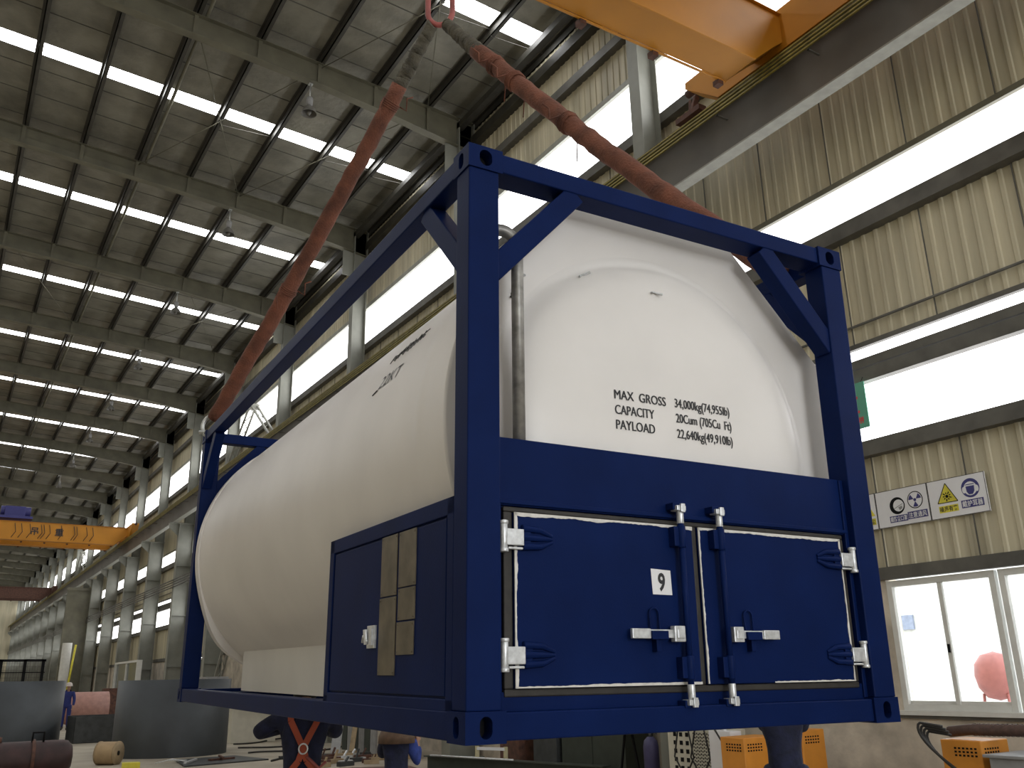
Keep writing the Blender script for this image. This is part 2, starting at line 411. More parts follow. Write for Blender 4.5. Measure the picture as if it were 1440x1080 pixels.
# wind bracing between columns
def brace(name, y0, y1, za, zb, x=10.0):
    ym = (y0+y1)/2; p = MB()
    for a in (y0+.2, y1-.2):
        s = -1 if a < ym else 1
        for dx in (-.13, .13): p.bar((x+dx, a, za), (x+dx, ym+.12*s, zb), .07, .07)
        m = 9
        for i in range(m):
            t0, t1 = i/m, (i+1)/m
            A = Vector((x-.13 if i % 2 else x+.13, a+(ym-a)*t0, za+(zb-za)*t0)); B = Vector((x+.13 if i % 2 else x-.13, a+(ym-a)*t1, za+(zb-za)*t1))
            p.bar(A, B, .03, .03)
    p.box((x-.2, ym-.22, zb-.12), (x+.2, ym+.22, zb+.06))
    return struct(p.build(name, 'flange'))
for i in (3, 10):
    y0 = Y0+BAY*i; brace('column_bracing', y0, y0+BAY, 10.45, 12.7); brace('column_bracing', y0, y0+BAY, .3, 4.6); brace('column_bracing', y0, y0+BAY, 4.8, 9.2)
# rod bracing under the roof
for (x0, y0, x1, y1) in ((6.07, Y0+BAY, 3.05, Y0+2*BAY), (3.05, Y0+BAY, 6.07, Y0+2*BAY), (9.06, Y0, 6.07, Y0+BAY), (6.07, Y0, 9.06, Y0+BAY), (9.06, Y0+BAY, 6.07, Y0+BAY*2), (6.07, Y0+3*BAY, 9.06, Y0+4*BAY), (9.06, Y0+3*BAY, 6.07, Y0+4*BAY), (0.04, Y0+3*BAY, 3.05, Y0+4*BAY)):
    p = MB(); p.tube([(x0, y0, ZR(x0)-.32), (x1, y1, ZR(x1)-.32)], .012, 6); struct(p.build('roof_tie_rod', 'steel'))
for x in (4.6, 7.6, 9.06):
    for y in (Y0+BAY*.9, Y0+BAY*1.9):
        p = MB(); p.tube([(x, y-2.6, ZR(x)-.24), (x+1.5, y-2.6, ZR(x+1.5)-.05)], .008, 6); struct(p.build('roof_tie_rod', 'girt'))
# partition standing out from the wall far down the hall
p = MB(); p.box((8.1, 76.3, 0), (10.55, 76.6, 8.6)); p.box((8.05, 76.2, 8.5), (10.5, 76.7, 8.7)); struct(p.build('wall_partition', 'steel'))
# pipes along the wall at mid height, down the hall
for z in (6.15, 6.27, 6.39, 6.51):
    p = MB(); p.tube([(9.62, 33, z), (9.62, YB, z)], .03, 6); struct(p.build('wall_pipe', 'girt'))

# ================================================================== HIGH-BAY LAMPS
def lamp(loc, label):
    t = thing('pendant_lamp', label, 'lamp', loc, 'high-bay lamps under the roof beams')
    x, y, z = loc
    p = MB(); p.tube([(x, y, z), (x, y, z-.42)], .018, 8); p.box((x-.05, y-.05, z-.02), (x+.05, y+.05, z+.0)); p.build('stem', 'galv', t)
    p = MB(); p.lathe([(0, 0), (.075, 0), (.085, -.05), (.075, -.2), (.05, -.22), (0, -.22)], (x, y, z-.40), n=16); p.build('ballast_housing', 'grey', t)
    p = MB(); p.lathe([(.05, 0), (.08, -.03), (.15, -.10), (.185, -.22), (.19, -.24), (.18, -.22), (.14, -.10), (.05, -.02)], (x, y, z-.62), n=20); p.build('reflector_shade', 'lampgrey', t)
    p = MB(); p.lathe([(0, -.1), (.05, -.12), (.06, -.2), (.03, -.26), (0, -.27)], (x, y, z-.62), n=12); p.build('bulb', 'lampgrey', t)
    return t
names = ['high-bay lamp under the first roof beam counted from the lifting hook', 'high-bay lamp under the second roof beam counted from the lifting hook',
         'high-bay lamp under the third roof beam counted from the lifting hook', 'high-bay lamp under the fourth roof beam counted from the lifting hook', 'high-bay lamp under the fifth roof beam counted from the lifting hook',
         'high-bay lamp under the sixth roof beam counted from the lifting hook', 'high-bay lamp under the seventh roof beam counted from the lifting hook', 'high-bay lamp under the eighth roof beam counted from the lifting hook',
         ]
L0 = lamp((5.86, COLY[6]-.0, 15.63), names[0])
for i in range(1, 8): dup(L0, (5.86, COLY[6+i], 15.63), names[i])

# ================================================================== OVERHEAD CRANES
def crane(y0, name, label, near):
    t = thing(name, label, 'crane', (3, y0, 9.95))
    gx0 = -13.4
    for k, (ya, yb) in enumerate(((y0+.9, y0+1.45), (y0-1.45, y0-.9))):
        p = MB()
        x1, x2 = 8.71, 9.2
        prof = [(gx0+.6, 10.0+.0), (gx0+1.4, 9.95), (x1, 9.95), (x2, 10.38), (x2+.36, 10.66), (x2+.36, 11.02), (gx0+.1, 11.0), (gx0+.1, 10.42)]
        p.prism([(a, ya, c) for a, c in prof], (0, yb-ya, 0))
        p.box((gx0+.6, ya-.045, 11.0), (x2+.36, yb+.045, 11.02)); p.box((gx0+1.4, yb, 9.93), (x1, yb+.04, 9.95)); p.box((gx0+1.4, ya-.04, 9.93), (x1, ya, 9.95))
        g = p.build('girder', 'orange', t, bevel=.006)
        p = MB(); p.box((gx0+1, (ya+yb)/2-.03, 11.02), (x2, (ya+yb)/2+.03, 11.08)); p.build('trolley_rail', 'rust', g)
        for x in [gx0+2+1.25*i for i in range(17)]:
            if x > x1: continue
            p = MB(); p.box((x-.05, yb+.005, 9.86), (x+.05, yb+.12, 9.945)); p.build('cable_bracket', 'rust', g)
    for x in (9.38, gx0-.5):
        s = 1 if x > 0 else 0
        p = MB(); prof = [(-2.95, 11.0), (-2.25, 10.41), (2.25, 10.41), (2.95, 11.0), (2.95, 11.12), (-2.95, 11.12)]
        p.prism([(x, y0+a, c) for a, c in prof], (.4, 0, 0))
        e = p.build('end_carriage', 'orange', t, bevel=.006)
        for yy in (-2.1, 2.1):
            p = MB(); p.lathe([(0, -.06), (.2, -.06), (.2, .06), (0, .06)], (x+.08, y0+yy*.8, 10.60), 'X', n=20)
            p.build('wheel', 'rust', e)
        for yy in (-1, 1):
            p = MB(); p.cyl((x+.2, y0+yy*2.9, 11.06), (x+.2, y0+yy*3.1, 11.06), .07, 12)
            p.build('buffer', 'rust', e)
    # trolley and hoist
    hx = 3.1
    p = MB(); p.box((hx-.9, y0-1.4, 11.2), (hx+.9, y0+1.4, 11.35)); p.box((hx-.6, y0-.9, 11.35), (hx+.5, y0+.7, 12.0)); p.cyl((hx-.8, y0-.45, 11.75), (hx+.8, y0-.45, 11.75), .3, 20)
    p.build('trolley', 'sblue', t, bevel=.01)
    return t
near = crane(6.25, 'overhead_crane', 'large orange-yellow overhead crane girder close above the lifted tank', True)
p = MB(); p.bar((9.42, 9.0, 10.75), (9.27, 9.0, 10.32), .06, .09); p.bar((9.42, 9.15, 10.75), (9.27, 9.04, 10.34), .04, .05); p.box((9.14, 8.7, 10.245), (9.3, 9.25, 10.34)); p.build('collector_arm', 'rust', near)
# hook block and hook
RING = Vector((3.105, 6.03, 7.37))
for dx in (-.16, -.05, .06, .17):
    p = MB(); p.tube([(RING.x+dx, 6.0, 8.75), (RING.x+dx*1.6, 5.9, 11.25)], .009, 6); p.build('wire_rope', 'hook', near)
hk = MB(); hk.box((RING.x-.2, 5.8, 8.45), (RING.x+.2, 6.26, 9.05)); hk.cyl((RING.x, RING.y, 8.46), (RING.x, RING.y, 8.16), .06, 14)
pts = [(RING.x, RING.y, 8.18)]
for i in range(19):
    a = math.radians(100-i*15.5); pts.append((RING.x+.135*math.cos(a)-.02, RING.y, 7.94+.135*math.sin(a)+.06))
hk.tube(pts, [.05]*2+[.06]*6+[.066]*6+[.05]*4+[.035]+[.02], 12)
hk.build('hook', 'hook', near)
crane(62.0, 'overhead_crane', 'orange-yellow overhead crane across the hall far behind the tank', False)
far = [o for o in COL.objects if o.name.startswith('overhead_crane') and o is not near][-1]
for s, xx in (('吊', 4.0), ('重', 5.3)):
    p = MB(); put_text(p, s, .5, lambda u, v, xx=xx: (xx+u, 60.53, 10.3+v), bold=.01)
    p.build('lettering', 'ink', far)
for xx in (3.1, 3.45, 3.9, 4.5, 4.65, 4.95, 5.6, 6.3, 6.45, 7.0, 7.35):
    p = MB(); p.tube([(xx, 60.5, 10.9), (xx+.1, 60.49, 10.4), (xx-.1, 60.5, 10.05)], .02, 6)
    p.build('festoon_cable', 'cable', far)
crane(104.0, 'overhead_crane', 'rust-red overhead crane at the far end of the hall', False)
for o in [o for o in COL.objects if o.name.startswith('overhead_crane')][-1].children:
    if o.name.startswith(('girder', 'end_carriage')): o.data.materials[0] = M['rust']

# ================================================================== TANK CONTAINER
W, LN, H = 2.438, 6.058, 2.591
T = thing('tank_container', 'white tank container in a navy frame hanging from two slings', 'tank container', (1.74597, 3.14364, 1.40762))
T['local'] = True
rv = Vector((math.radians(.7675), math.radians(.2093), math.radians(-2.6258)))
T.rotation_mode = 'QUATERNION'; T.rotation_quaternion = Quaternion(rv.normalized(), rv.length)
# corner castings with blind slots whose black backs imitate the shade of the hollow
def casting(cx, cy, cz):
    sx, sy, sz = .178, .162, .118
    x0 = 0 if cx == 0 else W-sx; y0 = 0 if cy == 0 else LN-sy; z0 = 0 if cz == 0 else H-sz
    p = MB(); q = MB()
    def face(o, du, dv, dn, wu, wv, hu, hv):
        o, du, dv, dn = Vector(o), Vector(du), Vector(dv), Vector(dn)
        n = 24; outer = []; inner = []
        for i in range(n):
            a = 2*PI*(i+.5)/n; c, s = math.cos(a), math.sin(a); k = min(wu/2/abs(c) if abs(c) > 1e-6 else 9, wv/2/abs(s) if abs(s) > 1e-6 else 9)
            # corners snapped
            ou, ov = c*k, s*k
            outer.append((ou, ov))
            # stadium
            r = min(hu, hv)/2
            if hv > hu: e = (0, (hv/2-r)*(1 if s > 0 else -1))
            else: e = ((hu/2-r)*(1 if c > 0 else -1), 0)
            inner.append((e[0]+r*c, e[1]+r*s))
        cor = [(wu/2, wv/2), (-wu/2, wv/2), (-wu/2, -wv/2), (wu/2, -wv/2)]
        for cc in cor:
            j = min(range(n), key=lambda i: (outer[i][0]-cc[0])**2+(outer[i][1]-cc[1])**2); outer[j] = cc
        P = lambda u, v, d=0: o+du*(wu/2+u)+dv*(wv/2+v)-dn*d
        p.add([P(*u) for u in outer]+[P(*u) for u in inner], [(i, (i+1) % n, n+(i+1) % n, n+i) for i in range(n)])
        p.add([P(*u) for u in inner]+[P(u[0], u[1], .068) for u in inner], [(i, (i+1) % n, n+(i+1) % n, n+i) for i in range(n)])
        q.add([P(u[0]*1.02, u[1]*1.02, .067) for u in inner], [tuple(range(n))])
    fy = y0 if cy == 0 else y0+sy; ny = -1 if cy == 0 else 1
    by = y0+sy if cy == 0 else y0
    fx = x0 if cx == 0 else x0+sx; nx = -1 if cx == 0 else 1
    bx = x0+sx if cx == 0 else x0
    face((x0, fy, z0), (1,0,0), (0,0,1), (0,ny,0), sx, sz, .055 if cz == 0 else .066, .082)
    face((fx, y0, z0), (0,1,0), (0,0,1), (nx,0,0), sy, sz, .05, .08)
    v = [(x0,y0,z0),(x0+sx,y0,z0),(x0+sx,y0+sy,z0),(x0,y0+sy,z0),(x0,y0,z0+sz),(x0+sx,y0,z0+sz),(x0+sx,y0+sy,z0+sz),(x0,y0+sy,z0+sz)]
    fs = [(0,3,2,1),(4,5,6,7)]
    fs.append((2,3,7,6) if cy == 0 else (0,1,5,4)); fs.append((1,2,6,5) if cx == 0 else (3,0,4,7))
    p.add(v, fs)
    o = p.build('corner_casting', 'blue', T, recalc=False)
    q.build('slot_shade', 'black', o, recalc=False)
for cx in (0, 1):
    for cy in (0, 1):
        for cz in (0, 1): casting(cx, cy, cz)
def part(name, m, mb, bevel=.006): return mb.build(name, m, T, bevel=bevel)
for x in (.006, W-.16):
    for (ya, yb) in ((.006, .135), (LN-.135, LN-.006)):
        p = MB(); p.box((x, ya, .118), (x+.154, yb, H-.118)); part('corner_post', 'blue', p)
# rails
for ya, yb in ((.01, .12), (LN-.12, LN-.01)):
    p = MB(); p.box((.178, ya, .008), (W-.178, yb, .112)); part('bottom_end_rail', 'blue', p)
    p = MB(); p.box((.178, ya, H-.105), (W-.178, yb+.03 if ya < 1 else yb, H-.008)); part('top_end_rail', 'blue', p)
for xa, xb in ((.006, .11), (W-.11, W-.006)):
    p = MB(); p.box((xa, .162, .006), (xb, LN-.162, .116)); part('bottom_side_rail', 'blue', p)
    p = MB(); p.box((xa, .162, H-.105), (xb, LN-.162, H-.01)); part('top_side_rail', 'blue', p)
for y in (1.78, 2.9, 4.85, 5.4):
    p = MB(); p.box((.11, y, .01), (W-.11, y+.08, .09)); part('cross_member', 'blue', p)
# corner braces
def cbrace(p0, p1, wd, dep, up):
    p = MB(); p.bar(p0, p1, dep, wd, up); part('corner_brace', 'blue', p)
for s in (0, 1):
    X = lambda x: x if s == 0 else W-x
    for yy in (.065, LN-.065): cbrace((X(.13), yy, 1.975), (X(.60), yy, 2.49), .105, .10, (0, 1, 0) if False else (X(1)-X(0), 0, -1))
    for f in (0, 1):
        Y = lambda y: y if f == 0 else LN-y
        cbrace((X(.062), Y(.11), 2.03), (X(.062), Y(.545), 2.49), .105, .09, (0, Y(1)-Y(0), -1))
# insulated tank: body of revolution about the long axis
CX, CZ, R = 1.219, 1.355, 1.207
FRONT = [(0, .095), (.25, .097), (.45, .103), (.62, .114), (.75, .130), (.83, .150), (.89, .178), (.935, .215), (.97, .246), (1.0, .257), (1.04, .259), (1.19, .259)]
def front_y(r):
    for (a, ya), (c, yc) in zip(FRONT, FRONT[1:]):
        if a <= r <= c: return ya+(yc-ya)*(r-a)/(c-a)
    return FRONT[-1][1]
prof = FRONT+[(R, .262), (R, .268), (R, .45), (R, .51), (R+.004, .525), (R+.004, .575), (R, .59), (R, .65), (R, 3.0), (R, 5.60), (R, 5.69), (R-.002, 5.70), (1.18, 5.86), (1.0, 5.95), (.6, 6.0), (0, 6.02)]
p = MB(); p.lathe(prof, (CX, 0, CZ), 'Y', n=144); tank = p.build('tank_cladding', 'white', T)
p = MB()                       # flat end sheet filling the frame, with a round opening for the dome
oc = [(.09, 1.16), (2.43, 1.16), (2.43, 1.945), (1.79, 2.585), (.648, 2.585), (.09, 2.027)]
def on_oct(a):
    c, s_ = math.cos(a), math.sin(a); best = 9
    for (x0, z0), (x1, z1) in zip(oc, oc[1:]+oc[:1]):
        ex, ez = x1-x0, z1-z0; det = c*(-ez)+s_*ex
        if abs(det) < 1e-9: continue
        t = ((x0-CX)*(-ez)+(z0-CZ)*ex)/det; u = (c*(z0-CZ)-s_*(x0-CX))/det
        if t > 0 and -1e-6 <= u <= 1.000001: best = min(best, t)
    return best
angs = sorted([2*PI*i/120 for i in range(120)]+[math.atan2(z-CZ, x-CX) % (2*PI) for x, z in oc])
k = len(angs)
rr = [on_oct(a) for a in angs]
ring = lambda f, y: [(CX+f(a, r)*math.cos(a), y, CZ+f(a, r)*math.sin(a)) for a, r in zip(angs, rr)]
vs = ring(lambda a, r: min(1.01, r-.01), .257)+ring(lambda a, r: r-.004, .248)+ring(lambda a, r: r, .252)+ring(lambda a, r: r, .29)
p.add(vs, [(j*k+i, j*k+(i+1) % k, (j+1)*k+(i+1) % k, (j+1)*k+i) for j in range(3) for i in range(k)])
part('end_sheet', 'white', p, 0)
p = MB(); n_ = 144
def band_r(a):
    d = lambda c: math.exp(-((((a-c+PI) % (2*PI))-PI)/.26)**2)
    return 1.219+.055*d(math.radians(222))+.055*d(math.radians(-42))
for j in range(n_):
    a, c = 2*PI*j/n_, 2*PI*(j+1)/n_
    q_ = lambda t, rr_, y: (CX+rr_*math.cos(t), y, CZ+rr_*math.sin(t))
    p.add([q_(a, R-.001, 5.695), q_(c, R-.001, 5.695), q_(c, band_r(c), 5.70), q_(a, band_r(a), 5.70), q_(c, band_r(c), 5.83), q_(a, band_r(a), 5.83), q_(c, 1.15, 5.84), q_(a, 1.15, 5.84)], [(0, 1, 2, 3), (3, 2, 4, 5), (5, 4, 6, 7)])
part('end_band', 'white', p, 0)
for s in (0, 1):               # lower skirts and their edge strips
    X = lambda x: x if s == 0 else W-x
    p = MB(); p.box((X(.435), 1.74, .10), (X(.447), 5.42, .475))
    p.add([(X(.435), 5.42, .10), (X(.435), 5.42, .475), (X(.52), 5.80, .475), (X(.52), 5.44, .10)], [(0, 1, 2, 3)])
    part('skirt', 'skirt', p, 0)
    p = MB(); p.box((X(.420), 1.74, .462), (X(.45), 5.72, .482))
    part('skirt_trim', 'skirt', p, .003)
for y in (1.9, 5.1):
    p = MB(); p.box((.5, y, .09), (1.94, y+.12, .22)); part('saddle', 'blue', p)
# pull tabs on the front cladding
for k, (x, z, a) in enumerate(((.74, 2.16, 25), (1.13, 2.12, -20), (.365, 1.99, 80), (.385, 2.09, 20))):
    p = MB(); r = math.hypot(x-CX, z-CZ); y = front_y(r); c, s = math.cos(math.radians(a)), math.sin(math.radians(a))
    p.bar((x, y+.004, z), (x+.045*c, y-.03, z+.045*s), .018, .006); p.tube([(x, y+.005, z), (x-.012, y-.02, z-.01)], .006, 8); part('cladding_tab', 'silver' if k != 2 else 'black', p, 0)
# lettering on the front dome
def dome(x, z, off=.0025):
    return (x, front_y(math.hypot(x-CX, z-CZ))-off, z)
for s, x, z, wd in (('MAX  GROSS', .834, 1.497, .305), ('CAPACITY', .834, 1.422, .229), ('PAYLOAD', .836, 1.348, .226),
                ('34,000kg(74,955lb)', 1.196, 1.500, .360), ('20Cum (705Cu  Ft)', 1.198, 1.423, .363), ('22,640kg(49,910lb)', 1.198, 1.344, .363)):
    cap = .045; p = MB()
    vs, fs = text_geo(s, .085, 0, 1)
    x0 = min(v.x for v in vs); x1 = max(v.x for v in vs); yc = max(v.y for v in text_geo('M', .085, 0, 1)[0])
    for e_, dx_ in enumerate((-.0014, 0, .0014)): p.add([dome(x+dx_+(v.x-x0)/(x1-x0)*wd, z+v.y/yc*cap, .0022+.0003*e_) for v in vs], fs)
    p.build('lettering', 'ink', T, recalc=False)
# marker scribbles on the side of the cladding
def side(y, s):      # s: metres up around the cylinder from the waist
    a = PI-s/(R+.003); return (CX+(R+.003)*math.cos(a), y, CZ+(R+.003)*math.sin(a))
p = MB()
put_text(p, '22KT', .12, lambda u, v: side(1.27-u-v*.3, .405+v), fit=(.29, .075))
rnd = random.Random(3)
yy = 1.27
for i in range(13):
    a = side(yy, .585+rnd.uniform(-.01, .02)); c = side(yy-rnd.uniform(-.01, .05), .635+rnd.uniform(-.015, .03))
    p.tube([a, side(yy-.012, .62), c], .0022, 5); yy -= .036
p.tube([side(1.24, .60), side(.80, .65)], .002, 5); p.tube([side(1.27, .40), side(1.33, .385)], .003, 5)
p.build('marker_writing', 'ink', T, recalc=False)
# vent pipe
p = MB(); pts = [(.305, .098, 1.16), (.305, .098, 2.16)]
for i in range(1, 9):
    a = i/8*PI*.62; pts.append((.305-.075*(1-math.cos(a)), .098+.03*i/8, 2.16+.09*math.sin(a)))
e = pts[-1]; pts.append((e[0]-.10, e[1]+.05, e[2]-.075))
p.tube(pts, .029, 14); part('vent_pipe', 'pipe', p, 0)
# lower front panel and its door frame
PY = .058
p = MB(); p.box((.16, PY, .93), (W-.16, PY+.03, 1.222)); p.box((.16, PY, 1.215), (W-.16, PY+.034, 1.225)); p.box((.16, PY-.012, .935), (W-.16, PY, .955))
p.box((.16, PY, .11), (W-.16, PY+.03, .185)); p.box((.16, PY+.02, .11), (W-.16, PY+.05, .94)); p.box((.158, PY-.01, .118), (.185, PY+.02, 1.222)); p.box((W-.185, PY-.01, .118), (W-.158, PY+.02, 1.222))
part('front_panel', 'blue', p, .004)
p = MB()
gx0, gx1, gz0, gz1 = .198, 2.232, .165, .925
p.box((gx0, PY-.006, gz1-.022), (gx1, PY+.02, gz1)); p.box((gx0, PY-.006, gz0), (gx1, PY+.02, gz0+.030)); p.box((gx0, PY-.006, gz0+.03), (gx0+.042, PY+.02, gz1-.022)); p.box((gx1-.035, PY-.006, gz0+.03), (gx1, PY+.02, gz1-.022)); p.box((1.205, PY-.006, gz0+.03), (1.236, PY+.02, gz1-.022))
part('door_gasket', 'gasket', p, .006)
DX = ((.242, 1.203), (1.238, 2.195))
rnd = random.Random(5)
def ragged(mb, a, c, wd, y, vertical, base, inward):
    m = 90; vs = []; g = .8
    for i in range(m+1):
        g += (rnd.random()-.5)*.30; g = min(1.15, max(.55, g))
        t = a+(c-a)*i/m; e = base+inward*(wd*1.25*g)
        for q in (base, e): vs.append((q, y, t) if vertical else (t, y, q))
    k = len(vs); vs += [(v[0], v[1]+.012, v[2]) for v in vs]
    fs = [(2*i, 2*i+1, 2*i+3, 2*i+2) for i in range(m)]+[(2*i+1, k+2*i+1, k+2*i+3, 2*i+3) for i in range(m)]+[(2*i, k+2*i, k+2*i+2, 2*i+2) for i in range(m)]
    mb.add(vs, fs)
for i, (a, c) in enumerate(DX):
    p = MB(); p.box((a, PY-.016, .197), (c, PY+.02, .902)); d = part('door', 'blue', p, .005)
    if i == 0: d['label'] = 'left door carrying the white number plate'
    q = MB(); yf = PY-.019
    ragged(q, a, c, .012, yf, False, .901, -1)
    ragged(q, a if i == 0 else c-.72*0-.55, c if i == 0 else c, .008, yf, False, .198, 1)
    ragged(q, .2, .90, .011 if i == 0 else .010, yf, True, a+.001, 1)
    if i == 1: ragged(q, .2, .90, .009, yf, True, c-.001, -1)
    q.build('sealant_bead', 'sealant', d, recalc=True)
    # hinges
    for z in (.795, .325):
        sg = 1 if i == 0 else -1; px_ = .183 if i == 0 else W-.178
        h = MB(); h.tube([(px_, PY-.035, z-.055), (px_, PY-.035, z+.055)], .016, 12); h.cyl((px_, PY-.035, z+.05), (px_, PY-.035, z+.065), .02, 10); h.cyl((px_, PY-.035, z-.065), (px_, PY-.035, z-.05), .02, 10)
        h.box((px_, PY-.045, z-.036), (px_+sg*.092, PY-.022, z+.032)); h.box((px_+sg*.02, PY-.04, z-.052), (px_+sg*.09, PY-.02, z-.042))
        hh = h.build('hinge', 'silver', d, bevel=.003)
        st = MB()
        x0 = px_+sg*.092; x1 = px_+sg*.245
        for dz, e in ((.038, .012), (0, 0), (-.038, -.012)):
            st.tube([(x0, PY-.026, z+dz), (x0+(x1-x0)*.6, PY-.022, z+dz*.9), (x1, PY-.017, z+e)], [.017, .014, .009], 8)
        st.box((x0, PY-.032, z-.05), (x0+sg*.04, PY-.015, z+.05)); st.prism([(x0, PY-.02, z-.045), (x0+(x1-x0)*.7, PY-.02, z-.03), (x1, PY-.02, z), (x0+(x1-x0)*.7, PY-.02, z+.03), (x0, PY-.02, z+.045)], (0, .005, 0))
        st.build('hinge_strap', 'blue', d, bevel=.003)
    # locking bar
    x = 1.108 if i == 0 else 1.345
    h = MB(); yb = PY-.052; h.tube([(x, yb, .17), (x, yb, .94)], .0145, 14); lb = h.build('locking_bar', 'blue', d)
    for z in (.845, .27):
        h = MB(); h.box((x-.045, yb-.006, z-.045), (x+.012, PY-.014, z+.045)); h.tube([(x, yb, z-.05), (x, yb, z+.05)], .021, 12)
        h.build('bar_guide', 'blue', d, bevel=.003)
    for z0, z1 in ((.125, .20), (.905, .975)):
        h = MB(); h.tube([(x, yb, z0), (x, yb, z1)], .0165, 12)
        e = z0 if z0 < .5 else z1
        h.box((x-.03, yb-.02, e-.012), (x+.022, yb+.03, e+.012)); h.box((x-.012, yb-.028, e-.02), (x+.012, yb-.014, e+.02))
        h.build('bar_end', 'silver', d, bevel=.002)
    for e in (.118, .985):
        h = MB(); h.box((x-.04, PY-.055, e-.016), (x+.035, PY+.0, e+.016)); h.build('cam_keeper', 'blue', d, bevel=.003)
    # handle
    xa, xb = (.80, 1.085) if i == 0 else (1.372, 1.665); z = .413; sg = 1 if i == 0 else -1
    hub = xb-.03 if i == 0 else xa+.03; tip = xa if i == 0 else xb
    h = MB(); h.box((min(hub, tip), PY-.052, z-.018), (max(hub, tip), PY-.044, z+.018)); h.box((min(tip, tip+sg*.10), PY-.058, z-.021), (max(tip, tip+sg*.10), PY-.040, z+.021))
    h.box((hub-.03, PY-.066, z-.034), (hub+.03, PY-.034, z+.034)); h.box((hub-.018, PY-.072, z-.02), (hub+.018, PY-.06, z+.02))
    h.build('handle', 'silver', d, bevel=.003)
    mid = .945 if i == 0 else 1.50
    h = MB(); h.box((mid-.045, PY-.066, z-.024), (mid+.045, PY-.014, z+.012)); h.box((mid-.012, PY-.05, z-.075), (mid+.012, PY-.014, z-.02))
    pts = [(mid-.024, PY-.03, z+.01), (mid-.026, PY-.026, z+.085)]+[(mid-.026*math.cos(a*PI/6), PY-.026, z+.085+.026*math.sin(a*PI/6)) for a in range(1, 6)]+[(mid+.026, PY-.026, z+.085), (mid+.024, PY-.03, z+.01)]
    h.tube(pts, .0045, 8); h.build('handle_hasp', 'blue', d, bevel=.003)
    if i == 0:
        h = MB(); h.prism([(.947, PY-.018, .697), (1.058, PY-.018, .692), (1.062, PY-.018, .583), (.952, PY-.018, .584)], (0, .001, 0)); pl = h.build('number_plate', 'placard', d)
        pl['label'] = 'white square plate with a black number nine'
        h = MB(); put_text(h, '9', .1, lambda u, v: (.984+u, PY-.0195, .597+v), bold=.003, fit=(.040, .083)); h.build('numeral', 'ink', d, recalc=False)
# side equipment cabinet
CY0, CY1, CT = .135, 1.742, .968
p = MB(); p.box((.022, CY0, .112), (.42, CY1, CT-.05)); p.box((.008, CY0, CT-.075), (.42, CY1, CT)); p.box((.008, CY1-.07, .112), (.42, CY1, CT)); p.box((.008, CY0, .112), (.40, .20, CT)); p.box((.008, CY0, .112), (.40, CY1, .16))
cab = part('equipment_cabinet', 'blue', p, .004)
p = MB(); p.box((.012, .212, .168), (.03, CY1-.085, .884)); cdoor = p.build('cabinet_door', 'blue', cab, bevel=.004)
for a, c, z0, z1 in ((.938, .742, .604, .887), (.945, .742, .248, .597), (.718, .522, .633, .886), (.716, .524, .486, .627), (.724, .530, .336, .478)):
    p = MB(); p.box((.006, c, z0), (.012, a, z1))
    for yy in (c+.012, a-.012):
        for zz in (z0+.012, z1-.012): p.tube([(.003, yy, zz), (.008, yy, zz)], .004, 6)
    o = p.build('nameplate', 'plate', cab, bevel=.001)
p = MB(); p.box((.0, .985, .372), (.014, 1.085, .478)); p.box((-.012, .995, .385), (.0, 1.03, .465)); p.tube([(-.01, 1.062, .39), (-.016, 1.066, .46)], .012, 10); p.tube([(-.01, 1.04, .40), (-.012, 1.10, .43), (-.01, 1.115, .40)], .007, 8)
p.build('latch', 'silver', cab, bevel=.003)

# ================================================================== SLINGS
TM = Matrix.LocRotScale(T.location, T.rotation_quaternion, None)
cFL = TM @ Vector((.06, LN-.08, H)); cFR = TM @ Vector((W-.16, .26, H-.10))
p = MB()      # oblong master link hanging in the hook
pts = []
for i in range(28):
    a = 2*PI*i/28; x = .118*math.cos(a); z = .15*math.sin(a)
    z += .24 if math.sin(a) > 0 else -.24
    pts.append((RING.x+x*.8, RING.y-x*.55, RING.z+.36+z))
p.tube(pts, .026, 12, closed=True)
tag(p.build('master_link', 'redring', origin=(RING.x, RING.y, RING.z)), 'red oblong steel link hanging in the crane hook', 'lifting link')
def sling(name, label, A, B, knots, green_to):
    t = thing(name, label, 'sling', B)
    A = Vector(A); B = Vector(B); d = B-A; Ls = d.length; n = 46
    rnd = random.Random(len(label))
    def pos(s): 
        q = A+d*s; q.z -= .30*4*s*(1-s)*.25; return q
    def seg(s0, s1, r0, r1, mm, nm):
        q = MB(); pts = []; rs = []
        for i in range(n+1):
            s = s0+(s1-s0)*i/n; pts.append(pos(s)+Vector((rnd.uniform(-1, 1), rnd.uniform(-1, 1), rnd.uniform(-1, 1)))*.006); rs.append((r0+(r1-r0)*i/n)*(1+rnd.uniform(-.03, .03)))
        q.tube(pts, rs, 12); return q.build(nm, mm, t)
    seg(0, green_to, .055, .072, 'slinggreen', 'sling_eye')
    seg(green_to-.02, .985, .074, .076, 'sling', 'protective_sleeve')
    v = d.normalized(); a = v.cross(Vector((0, 0, 1))).normalized(); c = v.cross(a)
    for s in knots:
        q = MB()
        for k in range(4):
            u = pos(s+.006*k/Ls*3); pts = [u+(a*math.cos(w_*PI/6)+c*math.sin(w_*PI/6))*(.075+.007*rnd.random()) for w_ in range(12)]
            q.tube(pts, .010, 6, closed=True)
        u = pos(s); q.tube([u+a*.09, u+a*.15+c*.06, u+a*.13-v*.1, u+a*.18-v*.14], .008, 6); q.tube([u-a*.09, u-a*.14-Vector((0, 0, .12)), u-a*.12-Vector((0, 0, .3))], .005, 6)
        q.build('tie_cord', 'sling', t)
    return t
rb = RING+Vector((0, 0, -.02))
